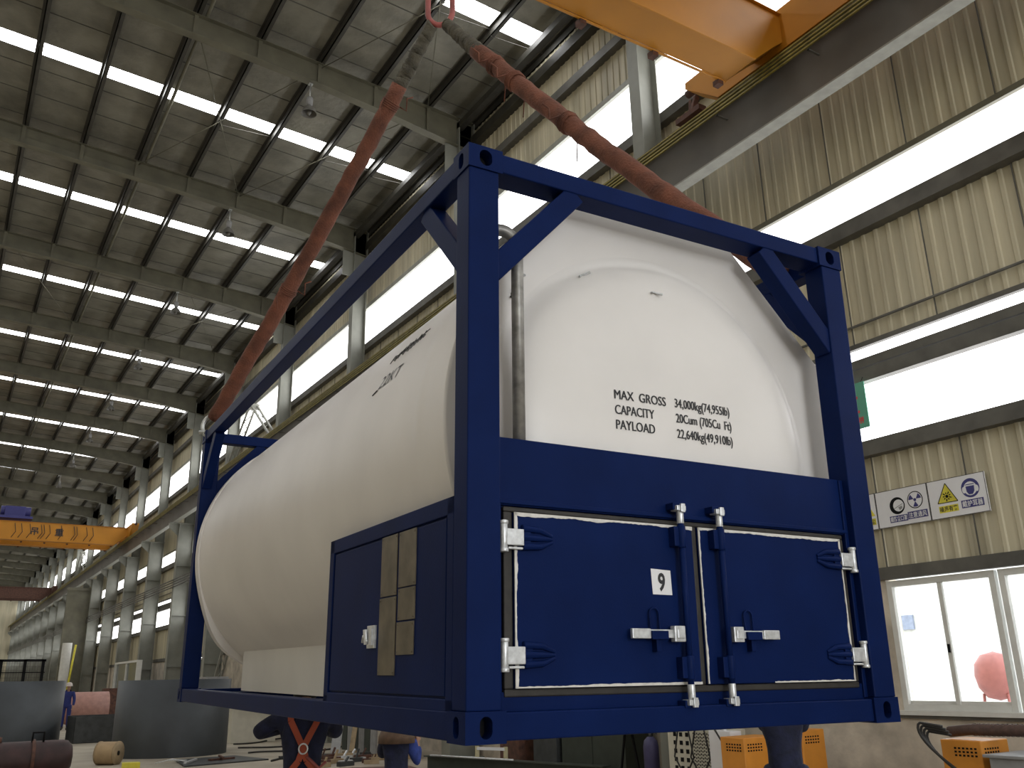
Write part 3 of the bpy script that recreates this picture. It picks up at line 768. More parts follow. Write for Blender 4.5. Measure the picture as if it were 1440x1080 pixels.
s1 = sling('lifting_sling', 'brown sleeved sling running down to the far corner of the frame, under the roof lamps', rb+Vector((-.06, .03, 0)), cFL+Vector((0, 0, .10)), (.17, .62), .155)
s2 = sling('lifting_sling', 'brown sleeved sling running down to the near corner of the frame, beside the wall', rb+Vector((.05, -.03, .0)), cFR, (.20, .27, .45), .15)
for t_, c_ in ((s1, cFL),):
    q = MB(); pts = []
    for i in range(17):
        a = 2*PI*i/16*.86+.45; pts.append(c_+Vector((math.sin(a)*.075, math.sin(a)*-.05, .06+.115*math.cos(a)*-1)))
    q.tube(pts, .019, 10); q.cyl(c_+Vector((-.1, .06, .0)), c_+Vector((.1, -.06, .0)), .022, 10); q.build('shackle', 'galv', t_)

# ================================================================== SIGNS ON THE WALL
SX = XW-.05
def sgn(y, z): return lambda u, v: (SX-.004, y-u, z+v)          # u to the right as seen from the hall (towards -y)
def flat(mb, pts, x): mb.prism([(x, a, c) for a, c in pts], (.0015, 0, 0))
def disc(y, z, r, n=28, r2=None): return [(y+r*math.cos(2*PI*i/n), z+(r2 or r)*math.sin(2*PI*i/n)) for i in range(n)]
def board(name, label, y1, y0, z0, z1, m='swhite'):
    t = thing(name, label, 'sign', (SX, (y0+y1)/2, z0))
    p = MB(); p.box((SX, y0, z0), (SX+.022, y1, z1)); p.build('board', m, t)
    p = MB(); e = .006
    for a in ((y0, z0, y1, z0+e), (y0, z1-e, y1, z1), (y0, z0, y0+e, z1), (y1-e, z0, y1, z1)): p.box((SX-.002, a[0], a[1]), (SX, a[2], a[3]))
    p.build('border', 'black', t)
    return t
def plate_txt(t, s, yc, zc, wd, ht, back, ink):
    if back:
        p = MB(); flat(p, [(yc-wd/2, zc-ht/2), (yc+wd/2, zc-ht/2), (yc+wd/2, zc+ht/2), (yc-wd/2, zc+ht/2)], SX-.003); p.build('caption_panel', back, t)
    p = MB(); put_text(p, s, .08, lambda u, v: (SX-.0045, yc+wd*.46-u, zc-ht*.40+v), fit=(wd*.92, ht*.80), bold=.001); p.build('caption', ink, t, recalc=False)
A = board('safety_sign', 'white sign with yellow noise warning triangle and blue ear-protection disc', 6.772, 6.0, 3.435, 3.922)
tri = MB(); flat(tri, [(6.655, 3.625), (6.385, 3.625), (6.52, 3.865)], SX-.002); A1 = tri.build('warning_triangle', 'yellow', A)
q = MB()
for a, c in (((6.655, 3.625), (6.385, 3.625)), ((6.385, 3.625), (6.52, 3.865)), ((6.52, 3.865), (6.655, 3.625))): q.bar((SX-.003, *a), (SX-.003, *c), .008, .003, (1, 0, 0))
rnd = random.Random(2)
for i in range(9):
    a = i*2*PI/9; r = .03; q.bar((SX-.0035, 6.52+r*math.cos(a), 3.70+r*math.sin(a)), (SX-.0035, 6.52+(.052+.012*(i % 2))*math.cos(a), 3.70+(.05+.012*(i % 2))*math.sin(a)), .012, .003, (1, 0, 0))
flat(q, disc(6.52, 3.70, .02), SX-.004)
q.build('noise_symbol', 'black', A1)
plate_txt(A, '噪声有害', 6.52, 3.545, .26, .085, 'yellow', 'ink')
q = MB(); flat(q, disc(6.20, 3.752, .118, 36), SX-.002); B1 = q.build('mandatory_disc', 'sblue', A)
q = MB(); flat(q, disc(6.20, 3.745, .085), SX-.0035); flat(q, disc(6.285, 3.735, .022, 14, .04), SX-.004); flat(q, disc(6.115, 3.735, .022, 14, .04), SX-.004); q.build('ear_muff_symbol', 'swhite', B1)
q = MB(); flat(q, [(6.145, 3.775), (6.255, 3.775), (6.25, 3.71), (6.225, 3.672), (6.175, 3.672), (6.15, 3.71)], SX-.006); flat(q, [(6.135, 3.79), (6.265, 3.79), (6.25, 3.80), (6.15, 3.80)], SX-.006); q.build('head_symbol', 'sblue', B1)
plate_txt(A, '戴护耳器', 6.20, 3.565, .29, .095, 'sblue', 'swhite')
Bd = board('safety_sign', 'white sign with dust-mask and ventilation-fan symbols beside the noise warning sign', 7.55, 6.778, 3.435, 3.922)
q = MB(); flat(q, disc(7.235, 3.70, .112, 36), SX-.002); C1 = q.build('mandatory_disc', 'black', Bd)
q = MB(); flat(q, disc(7.215, 3.70, .078), SX-.0035); q.build('face_symbol', 'swhite', C1)
q = MB(); q.bar((SX-.005, 7.285, 3.665), (SX-.005, 7.15, 3.715), .008, .002, (1, 0, 0)); flat(q, [(7.20, 3.635), (7.16, 3.66), (7.165, 3.69), (7.22, 3.675)], SX-.005); q.build('mask_symbol', 'grey', C1)
plate_txt(Bd, '戴防尘口罩', 7.235, 3.530, .265, .085, 'sblue', 'swhite')
q = MB(); flat(q, disc(6.965, 3.735, .112, 36), SX-.002); D1 = q.build('mandatory_disc', 'black', Bd)
q = MB(); flat(q, disc(6.965, 3.735, .100, 36), SX-.0035); q.build('disc_face', 'swhite', D1)
q = MB()
for i in range(3):
    a = i*2*PI/3+.5; pts = [(6.965+.02*math.cos(a), 3.735+.02*math.sin(a))]+[(6.965+.092*math.cos(a+b_), 3.735+.092*math.sin(a+b_)) for b_ in (-.42, -.2, 0, .2, .42)]
    flat(q, pts, SX-.005)
flat(q, disc(6.965, 3.735, .02), SX-.006); q.build('fan_symbol', 'sblue', D1)
plate_txt(Bd, '注意通风', 6.955, 3.545, .285, .095, 'sblue', 'swhite')
E1 = board('safety_sign', 'white sign mostly hidden behind the frame post, with a yellow triangle at its edge', 8.33, 7.556, 3.435, 3.922)
q = MB(); flat(q, [(7.86, 3.62), (7.585, 3.62), (7.72, 3.86)], SX-.002); q.build('warning_triangle', 'yellow', E1)
plate_txt(E1, '注意防尘', 7.72, 3.545, .27, .085, 'yellow', 'ink')
G = thing('zone_sign', 'green hanging sign with red character in front of the bright wall strip', 'sign', (XW-.2, 7.6, 4.82))
p = MB(); p.box((XW-.20, 7.36, 4.80), (XW-.185, 8.06, 5.45)); p.build('board', 'sgreen', G)
p = MB(); put_text(p, '区', .3, lambda u, v: (XW-.203, 7.72-u, 5.02+v), fit=(.24, .24), bold=.01); p.build('large_character', 'sred', G, recalc=False)
p = MB(); put_text(p, '文明', .1, lambda u, v: (XW-.203, 7.76-u, 4.865+v), fit=(.2, .1), bold=.003); p.build('caption', 'ink', G, recalc=False)
p = MB(); put_text(p, '拼', .1, lambda u, v: (XW-.203, 7.52-u, 4.865+v), fit=(.09, .1), bold=.003); put_text(p, '生产', .1, lambda u, v: (XW-.203, 7.70-u, 5.32+v), fit=(.17, .07), bold=.001); p.build('red_caption', 'sred', G, recalc=False)
p = MB()
for y in (7.42, 8.0): p.tube([(XW-.19, y, 5.44), (XW-.1, y, 5.56)], .004, 5)
p.build('hanging_wire', 'black', G)

# ================================================================== SHOP-FLOOR THINGS
def simple(name, m, mb, label, cat, loc, bevel=.006, group=None):
    return tag(mb.build(name, m, origin=loc, bevel=bevel), label, cat, group)
# rolled steel shells
def shell(c, r, h, label):
    p = MB(); n = 64; t = .014
    p.lathe([(r, 0), (r, h), (r-t, h), (r-t, 0), (r, 0)], (c[0], c[1], 0), n=n)
    o = simple('steel_shell', 'shellsteel', p, label, 'steel cylinder', (c[0], c[1], 0), 0, 'rolled steel shells standing on the floor')
    return o
shell((5.35, 24.6), 1.34, 1.74, 'dark rolled steel shell standing on the floor below the tank frame corner')
shell((2.15, 33.6), 1.72, 1.80, 'grey rolled steel shell beyond the maroon vessel, before the mesh platform')
p = MB(); p.box((3.98, 31.2, 0), (5.9, 31.22, .75)); p.box((3.98, 31.2, 0), (4.0, 33, .75)); p.box((5.88, 31.2, 0), (5.9, 33, .75)); p.box((3.98, 32.98, 0), (5.9, 33, .75)); p.box((3.98, 31.2, 0), (5.9, 33, .02))
simple('steel_trough', 'darkplate', p, 'low dark steel trough between the two rolled shells', 'trough', (4.8, 32, 0))
# maroon vessel lying in front
t = thing('maroon_vessel', 'dark maroon pressure vessel lying on the floor before the grey rolled shell', 'vessel', (1.7, 20.2, 0))
p = MB(); p.lathe([(0, -1.25), (.2, -1.22), (.29, -1.1), (.31, -1.0), (.31, .85), (.29, .95), (.2, 1.03), (0, 1.06)], (1.55, 20.2, .36), 'X', n=32); p.build('shell_body', 'maroon', t)
p = MB(); p.lathe([(.34, -.03), (.34, .03), (.3, .03), (.3, -.03), (.34, -.03)], (1.9, 20.2, .36), 'X', n=32); p.lathe([(.0, 0), (.07, 0), (.07, .1), (0, .1)], (1.3, 20.2, .66), n=12); p.build('flange_ring', 'rust', t)
p = MB(); p.tube([(1.87, 20.1, .64), (1.87, 20.1, .82), (2.06, 20.1, .82), (2.06, 20.1, .64)], .02, 8); p.build('lifting_handle', 'black', t)
p = MB(); p.box((.9, 20.0, 0), (1.0, 20.4, .12)); p.box((2.1, 20.0, 0), (2.2, 20.4, .12)); p.build('support_block', 'rust', t)
# roll
p = MB(); d = Vector((.62, -.5, 0)).normalized(); c = Vector((3.62, 22.5, .235)); p.tube([c-d*.22, c+d*.22], .235, 28); o = thing('wire_drum', 'beige wire drum lying on its side beside the rolled shell', 'drum', (3.62, 22.5, 0)); p.build('drum_body', 'card', o, bevel=.01)
p = MB()
for k in (-.22, .2): p.tube([c+d*k, c+d*(k+.025)], .245, 28)
p.build('rim', 'wood', o); p = MB(); p.tube([c+d*.225, c+d*.23], .05, 14); p.build('hub_hole', 'black', o)
p = MB(); p.prism([(3.66, 21.0, 0), (4.0, 20.95, 0), (4.02, 21.2, 0), (3.7, 21.3, 0)], (0, 0, .12)); simple('yellow_box', 'yellow', p, 'small yellow box on the floor in front of the wire drum', 'box', (3.8, 21.1, 0))
# scrap plate and offcuts
p = MB(); p.prism([(4.8, 20.6, 0), (6.7, 21.0, 0), (6.4, 22.6, 0), (5.0, 22.4, 0)], (0, 0, .03)); simple('plate_offcut', 'darkplate', p, 'dark flat steel plate lying on the floor before the rolled shell', 'plate', (5.6, 21.5, 0))
p = MB(); p.bar((5.5, 21.4, .05), (6.1, 21.6, .05), .08, .04); p.bar((5.75, 21.2, .09), (5.85, 21.9, .09), .05, .04); simple('red_clamp', 'rust', p, 'red-brown clamp lying on the dark steel plate', 'clamp', (5.8, 21.5, .03))
p = MB(); p.bar((4.9, 21.0, .05), (5.3, 21.7, .06), .06, .04); p.bar((5.05, 21.5, .06), (4.75, 21.9, .06), .05, .03); p.tube([(4.4, 21.5, .04), (4.7, 21.3, .12), (5.0, 21.4, .05)], .012, 6); simple('steel_offcut', 'silver', p, 'bright steel offcut lying at the edge of the dark plate', 'offcut', (5.0, 21.4, .03))
for pts, lb in (([(6.6, 15.6), (7.9, 14.9), (8.3, 17.2), (7.0, 17.8)], 'brown-stained steel plate lying on the floor behind the kneeling worker'),):
    p = MB(); p.prism([(a, c, .002) for a, c in pts], (0, 0, .03)); simple('plate_offcut', 'rust' if 'brown' in lb else 'darkplate', p, lb, 'plate', (pts[0][0], pts[0][1], 0), 0)
# far fence platform
t = thing('guard_platform', 'dark mesh-sided platform standing beyond the grey rolled shell', 'platform', (3.2, 46, 0))
p = MB()
for x in (1.6, 2.6, 3.5, 4.2): p.box((x-.06, 45, 0), (x+.06, 45.12, 2.75))
p.box((1.0, 45, 2.66), (4.3, 45.12, 2.76)); p.box((1.0, 45, 1.75), (4.3, 45.12, 1.84)); p.box((1.0, 45.0, 2.2), (4.3, 45.08, 2.24)); p.build('frame', 'black', t)
p = MB()
for i in range(34): p.box((1.0+.1*i, 45.05, 1.8), (1.012+.1*i, 45.06, 2.7))
for i in range(6): p.box((1.0, 45.05, 1.85+.15*i), (4.3, 45.06, 1.862+.15*i))
p.build('mesh_panel', 'girt', t)
p = MB(); p.lathe([(0, .3), (.2, .28), (.42, .15), (.5, 0), (.0, 0)], (2.9, 44.5, 1.55), n=20); p.lathe([(0,0),(.3,0),(.3,1.55),(0,1.55)], (2.9, 44.5, 0), n=16); simple('painted_head', 'rust', p, 'reddish vessel head above the grey shell, before the mesh platform', 'vessel', (2.9, 44.5, 0), 0)
# far pipes and vessel near the white column
p = MB(); p.lathe([(.33, 0), (.33, 4.6)], (8.35, 74.5, 0), n=20); p.lathe([(0, 4.6), (.33, 4.6)], (8.35, 74.5, 0), n=20); simple('white_duct', 'winframe', p, 'pale upright duct beside the far partition', 'duct', (8.35, 74.5, 0), 0)
p = MB(); p.tube([(7.2, 62, .83), (7.42, 62, 4.0)], .06, 8); simple('yellow_pole', 'yellow', p, 'thin yellow pole leaning by the pale duct', 'pole', (7.2, 62, 0), 0)
p = MB(); p.tube([(7.2, 62, 0), (7.2, 62, .82)], .08, 8); simple('pole_stand', 'black', p, 'dark stand under the thin yellow pole', 'stand', (7.2, 62, 0), 0)
p = MB(); p.lathe([(0, -1.0), (.35, -.95), (.6, -.7), (.68, -.4), (.68, .9), (0, .9)], (5.9, 44, .7), 'X', n=28); simple('pink_vessel', 'pinktank', p, 'pale pink rounded vessel beyond the steel trough', 'vessel', (5.9, 44, 0), 0)
p = MB(); p.box((6.9, 46, 0), (7.5, 46.6, 1.5)); p.box((7.8, 46, 0), (8.3, 46.6, 1.2)); 
simple('rust_column_stub', 'rust', p, 'rust-brown steel posts standing beside the pale pink vessel', 'post', (7.2, 46.3, 0))
p = MB(); p.box((8.9, 50, 2.72), (9.15, 56.5, 2.82)); p.box((8.9, 50, .6), (9.15, 56.5, .72)); p.box((8.9, 50, .72), (9.15, 50.12, 2.72)); p.box((8.9, 56.38, .72), (9.15, 56.5, 2.72)); p.box((8.92, 53.1, .72), (9.13, 53.25, 2.72)); p.box((8.9, 50, 0), (9.15, 50.2, .6)); p.box((8.9, 56.3, 0), (9.15, 56.5, .6))
t = tag(p.build('glazed_frame', 'winframe', origin=(9, 53, 0)), 'white-framed sliding glass unit standing far behind the rolled shell', 'window unit')
p = MB(); p.box((9.0, 50.12, .72), (9.03, 56.38, 2.72)); p.build('glass', 'darkglass', t)
# grey plate box seen through the frame corner
p = MB(); p.box((8.3, 33.6, 0), (9.1, 37.6, 1.85)); simple('grey_crate', 'grey', p, 'grey steel crate visible through the far lower corner of the tank frame', 'crate', (8.7, 35.6, 0))
p = MB()
for (a, c) in (((7.6, 27.4), (8.9, 27.9)),): p.box((a[0], a[1], 0), (c[0], c[1], 1.15))
simple('pale_cabinet', 'beige', p, 'pale cabinet beyond the rolled shell, under the frame rail', 'cabinet', (8.2, 27.6, 0))
p = MB(); p.box((7.5, 27.0, 1.15), (9.2, 28.0, 1.2)); simple('white_board', 'swhite', p, 'white board lying on top of the pale cabinet', 'board', (8.3, 27.5, 1.15))
# cables over the floor
rnd = random.Random(11)
labels = ['long black cable snaking over the concrete beyond the rolled shell', 'black cable curving across the floor behind the worker in the harness', 'black cable lying straight across the floor toward the wall', 'thin black cable looping near the dark steel plate']
for k in range(4):
    pts = []; x, y = 6.6+.3*k, 20.5+2.2*k
    for i in range(26):
        pts.append((x+.16*i, y+.55*math.sin(i*.32+k*1.3)+.05*i, .022))
    p = MB(); p.tube(pts, .022, 6); tag(p.build('floor_cable', 'cable', origin=pts[0]), labels[k], 'cable', 'cables on the floor')
# scrap heap by the wall (px 430-540): boards, panels, box
def lean(name, m, a, c, wd, th, label, cat):
    p = MB(); p.bar(a, c, wd, th); return simple(name, m, p, label, cat, (a[0], a[1], 0))
lean('leaning_plank', 'grey', (8.2, 20.9, .05), (8.6, 21.6, 1.10), .22, .03, 'grey plank leaning by the scrap, nearest the harnessed worker', 'plank')
lean('leaning_plank', 'wood', (8.62, 20.95, .05), (8.95, 21.4, 1.08), .12, .03, 'narrow brown plank leaning beside the grey plank', 'plank')
for i in range(6):
    p = MB(); y = 22.2-.35*i; p.box((9.0, y, .02), (9.05, y+.31, .92-.02*(i % 3)))
    simple('upright_sheet', 'grey' if i % 2 else 'green', p, ['first', 'second', 'third', 'fourth', 'fifth', 'last'][i]+' of the upright sheets behind the scrap, counted from the leaning planks', 'sheet', (9.02, y+.15, 0), .004, 'upright sheets behind the scrap')
p = MB(); p.box((9.2, 19.6, 0), (9.6, 20.4, 1.12)); simple('yellow_cabinet', 'wood', p, 'ochre cabinet behind the cardboard box', 'cabinet', (9.4, 20, 0))
t = thing('cardboard_box', 'open cardboard box with white paper on top beside the kneeling worker', 'box', (9.05, 19.2, 0))
p = MB(); p.box((8.85, 18.95, 0), (9.3, 19.45, .80)); p.build('carton', 'card', t)
p = MB(); p.prism([(8.8, 18.9, .81), (9.1, 18.85, .99), (9.35, 19.1, .92), (9.1, 19.3, .84)], (.03, .1, .05)); p.build('paper_sheet', 'swhite', t)
rnd = random.Random(21)
kinds = [('steel_offcut', 'darkplate', 'dark steel offcut'), ('steel_offcut', 'silver', 'bright steel offcut'), ('wood_block', 'wood', 'wooden block'), ('rusty_bracket', 'rust', 'rusty bracket')]
spots = ['nearest the leaning planks', 'below the upright sheets', 'in the middle of the scrap', 'before the cardboard box', 'at the foot of the ochre cabinet', 'at the front edge of the scrap', 'behind the kneeling worker', 'beside the black cable']
for k in range(32):
    nm, mm, lb = kinds[(k*7+k//4) % 4]; sp = spots[(k//8)*2+(k % 8)//4]
    x = 7.05+.50*(k//8)+.12*rnd.random()-.12*((k % 8) % 2); y = 20.9-.36*(k % 8)+.08*rnd.random(); a = (rnd.random()-.5)*.9; l = .10+.10*rnd.random()
    p = MB(); dv = Vector((math.cos(a)*l, math.sin(a)*l, 0)); z = .03+.03*rnd.random()
    p.bar(Vector((x, y, z))-dv, Vector((x, y, z))+dv, .06+.08*rnd.random(), 2*z-.002)
    if k % 2: p.bar(Vector((x, y, 2*z)), Vector((x+dv.x*.4, y+dv.y*.4, 2*z+.08+.1*rnd.random())), .05, .03)
    simple(nm, mm, p, lb+' lying '+sp, 'scrap piece', (x, y, 0), .004, 'scrap pieces on the floor')
# steel beams, rods and a trestle beyond the front corner
p = MB()
for yy in (0,):
    a = Vector((8.4, 16.6, 0)); c = Vector((9.55, 12.5, 0)); dn = (c-a).normalized(); sd = Vector((-dn.y, dn.x, 0))
    for z in (.0, .23): p.bar(a+Vector((0, 0, z+.01)), c+Vector((0, 0, z+.01)), .22, .02)
    p.bar(a+Vector((0, 0, .125)), c+Vector((0, 0, .125)), .014, .22)
simple('steel_beam', 'green', p, 'dark I-beam lying on the floor under the front corner of the frame', 'beam', (9.2, 13.7, 0), 0)
for k, (x0, y0, x1, y1) in enumerate(((8.3, 16.3, 8.9, 14.3), (8.42, 15.9, 8.75, 14.5), (8.42, 15.2, 8.6, 14.3))):
    p = MB(); p.tube([(x0, y0, .27), (x1, y1, .27)] if k == 0 else [(x0, y0, .02), (x1, y1, .02)], .016, 8)
    tag(p.build('bright_rod', 'silver', origin=(x0, y0, 0)), ['bright steel rod lying on the dark I-beam', 'bright rod lying on the floor before the dark I-beam', 'shorter bright rod on the floor close to the dark I-beam'][k], 'rod', 'bright rods by the I-beam')
t = thing('white_trestle', 'low cream-white trestle standing behind the dark I-beam', 'trestle', (9.3, 15.7, 0))
for (x, y) in ((9.15, 16.0), (9.42, 15.4)):
    p = MB(); p.box((x-.03, y-.03, 0), (x+.03, y+.03, .40)); p.build('leg', 'cream', t)
p = MB(); p.bar((9.15, 16.0, .36), (9.42, 15.4, .36), .07, .05); p.bar((9.15, 16.0, .18), (9.42, 15.4, .18), .04, .04); p.build('top_bar', 'swhite', t)
p = MB(); p.box((9.72, 15.4, 0), (10.15, 16.1, .55)); simple('brown_crate', 'rust', p, 'rust-brown crate behind the white trestle', 'crate', (9.5, 15.75, 0))
p = MB(); p.box((9.75, 14.2, 0), (10.2, 14.95, .95)); p.bar((9.75, 14.25, .7), (9.75, 14.9, .9), .03, .03); simple('tool_cabinet', 'darkplate', p, 'small dark tool cabinet beside the white trestle', 'cabinet', (10, 14.6, 0))
p = MB(); p.box((9.8, 12.3, 0), (10.4, 14.1, 1.02)); p.box((9.79, 13.19, .05), (9.8, 13.21, .97)); simple('green_cabinet', 'green', p, 'wide dark green cabinet against the wall under the bottom rail', 'cabinet', (10.1, 13.2, 0))
t = thing('black_stool', 'black folding stool standing before the plaster wall', 'stool', (9.6, 11.95, 0))
for sx in (-1, 1):
    p = MB(); p.bar((9.6, 11.95+.17*sx*.5, .78), (9.6, 11.95+.17*sx*1.6, 0), .03, .03); p.build('leg', 'black', t)
p = MB(); p.box((9.45, 11.75, .77), (9.75, 12.15, .82)); p.build('seat', 'black', t)
p = MB(); p.lathe([(.07, -.05), (.13, -.05), (.13, .05), (.07, .05), (.07, -.05)], (9.6, 11.9, .955), 'X', n=20); simple('wire_coil', 'rust', p, 'coil of wire resting on the black stool', 'coil', (9.6, 11.9, .82), 0)
t = thing('gas_cylinder', 'dark blue gas cylinder standing beside the perforated beige welder', 'gas cylinder', (9.35, 11.12, 0))
p = MB(); p.lathe([(0, 0), (.115, 0), (.115, .62), (.10, .70), (.05, .755), (0, .76)], (9.35, 11.12, 0), n=24); p.build('cylinder_body', 'gcyl', t)
p = MB(); p.tube([(9.35, 11.12, .75), (9.35, 11.12, .83)], .025, 8); p.tube([(9.35, 11.12, .80), (9.35, 11.02, .84), (9.35, 10.98, .80)], .01, 6); p.build('valve', 'hook', t)
p = MB(); p.box((9.5, 10.6, 0), (9.9, 10.83, .93)); simple('brown_locker', 'leather', p, 'narrow brown locker between gas cylinder and beige welder', 'locker', (9.7, 10.9, 0))
# welders
t = thing('welding_machine', 'beige perforated welding machine with black cables on top', 'welding machine', (9.4, 10.05, 0))
p = MB(); p.box((9.2, 9.56, .06), (9.75, 10.56, .90)); p.box((9.24, 9.6, 0), (9.32, 9.7, .06)); p.box((9.24, 10.4, 0), (9.32, 10.5, .06)); p.box((9.65, 9.6, 0), (9.73, 9.7, .06)); p.box((9.65, 10.4, 0), (9.73, 10.5, .06)); p.build('case', 'beige', t, bevel=.012)
for i in range(3):
    for j in range(5):
        p = MB(); p.box((9.194, 10.12+.125*i, .80-.11*j), (9.2, 10.12+.125*i+.06, .855-.11*j)); p.build('square_vent', 'black', t)
p = MB()
for i in range(13):
    for j in range(13):
        p.box((9.195, 9.60+.034*i, .84-.044*j-.011*(i % 2)), (9.2, 9.60+.034*i+.016, .862-.044*j-.011*(i % 2)))
q = p.build('vent_perforation', 'black', t); q['kind'] = 'stuff'
p = MB(); p.box((8.95, 9.05, .35), (9.15, 9.45, .92)); p.box((8.97, 9.07, 0), (9.13, 9.43, .35)); p.tube([(9.05, 9.25, .92), (9.05, 9.25, 1.0)], .03, 8); simple('wire_feeder', 'swhite', p, 'white wire feeder case between the beige and orange welding machines', 'wire feeder', (9.05, 9.25, 0))
def orange_welder(x, y, wx, wy, h, label):
    t = thing('welding_machine', label, 'welding machine', (x+wx/2, y+wy/2, 0))
    p = MB(); p.box((x, y, .05), (x+wx, y+wy, h)); p.build('case', 'orange2', t, bevel=.01)
    p = MB()
    for i in range(6):
        for j in range(3): p.box((x+.06+i*.045, y-.003, h-.16+.035*j), (x+.085+i*.045, y, h-.142+.035*j))
    for i in range(6):
        for j in range(3): p.box((x-.003, y+.05+i*.045, h-.16+.035*j), (x, y+.075+i*.045, h-.142+.035*j))
    p.build('vent_slot', 'black', t)
    for a in (x+.05, x+wx-.1):
        for c in (y+.04, y+wy-.1):
            p = MB(); p.box((a, c, 0), (a+.05, c+.05, .05)); p.build('foot', 'black', t)
    return t
orange_welder(8.62, 8.5, .62, .40, .88, 'orange welding machine directly behind the worker in front of the wall')
orange_welder(9.32, 8.2, .42, .45, .95, 'orange welding machine close to the plaster wall, half hidden by the standing worker')
t = orange_welder(9.3, 5.85, .5, .45, .93, 'orange welding machine with hoses, under the wall window')
p = MB(); p.box((9.25, 4.5, 0), (9.9, 5.75, .78)); p.box((9.22, 4.45, .78), (9.93, 5.8, .81)); simple('grey_bench', 'grey', p, 'grey steel bench beside the hose-draped orange machine', 'bench', (9.6, 5.1, 0))
p = MB(); p.tube([(9.42, 6.25, 1.0), (9.4, 6.0, 1.03), (9.4, 5.4, 1.04), (9.42, 4.4, 1.06)], .055, 12); 
for i in range(30): p.lathe([(.062, -.012), (.062, .012)], (9.41, 5.95-.05*i, 1.03+.0008*i), 'Y', n=12)
simple('brown_hose', 'hose', p, 'thick brown ribbed hose running over the grey steel bench', 'hose', (9.4, 5.3, .93), 0)
rnd = random.Random(8)
for k in range(4):
    p = MB(); pts = []
    z0 = .98+.03*k
    for i in range(16):
        s = i/15; pts.append((9.22-.10*math.sin(s*PI)-.045*k, 6.1+.35*math.sin(s*PI*.9)-.25*s, z0+.04*math.sin(s*PI)-.75*max(0, s-.35)**1.2))
    p.tube(pts, .014, 8); tag(p.build('welding_cable', 'cable', origin=pts[0]), ['outermost', 'second', 'third', 'innermost'][k]+' black cable looping over the hose-draped orange machine', 'cable', 'cables over the orange machine')
for k in range(4):
    p = MB(); y = 9.75+.12*k
    xo = .04*k; pts = [(9.5, y+.12, .915), (9.3, y+.08, .93+.03*k), (9.15-xo, y, .92+.03*k), (9.14-xo, y-.1+.22*(k % 2), .55), (9.14-xo, y+.15-.3*(k % 2), .2), (8.9-xo, y+.15-.3*(k % 2), .014)]
    sm = []
    for i in range(len(pts)-1):
        for j in range(5):
            t_ = j/5; sm.append(Vector(pts[i]).lerp(Vector(pts[i+1]), t_))
    p.tube(sm+[pts[-1]], .012, 8); tag(p.build('welding_cable', 'cable', origin=pts[0]), ['first', 'second', 'third', 'last'][k]+' black cable hanging over the perforated beige machine, counted from the wire feeder', 'cable', 'cables over the beige machine')
p = MB(); pts = [(9.35, 9.62, .915), (9.15, 9.58, .97), (9.0, 9.5, 1.0), (8.8, 9.2, .98), (8.68, 8.92, .80)]
p.tube(pts, .012, 8); tag(p.build('welding_cable', 'cable', origin=pts[0]), 'black cable drooping from the beige machine to the orange one', 'cable')

# ================================================================== OUTSIDE THE WINDOW
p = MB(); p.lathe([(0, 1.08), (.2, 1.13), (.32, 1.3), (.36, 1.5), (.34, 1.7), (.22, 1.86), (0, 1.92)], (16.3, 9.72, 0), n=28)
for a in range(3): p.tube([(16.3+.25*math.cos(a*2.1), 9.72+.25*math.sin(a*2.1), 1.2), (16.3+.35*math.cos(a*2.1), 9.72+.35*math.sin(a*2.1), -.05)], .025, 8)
simple('outdoor_tank', 'outred', p, 'red tank, paled to imitate glare, standing outdoors beyond the wall window', 'tank', (16.3, 9.72, 0), 0)
p = MB(); p.box((30, 14, 0), (31, 36, 5)); t = simple('outdoor_building', 'outpale', p, 'pale building seen faintly through the wall window', 'building', (30, 25, 0), 0)
p = MB(); p.box((29.9, 20.6, 3.0), (29.98, 21.7, 3.5)); p.build('blue_panel', 'outblue', t)

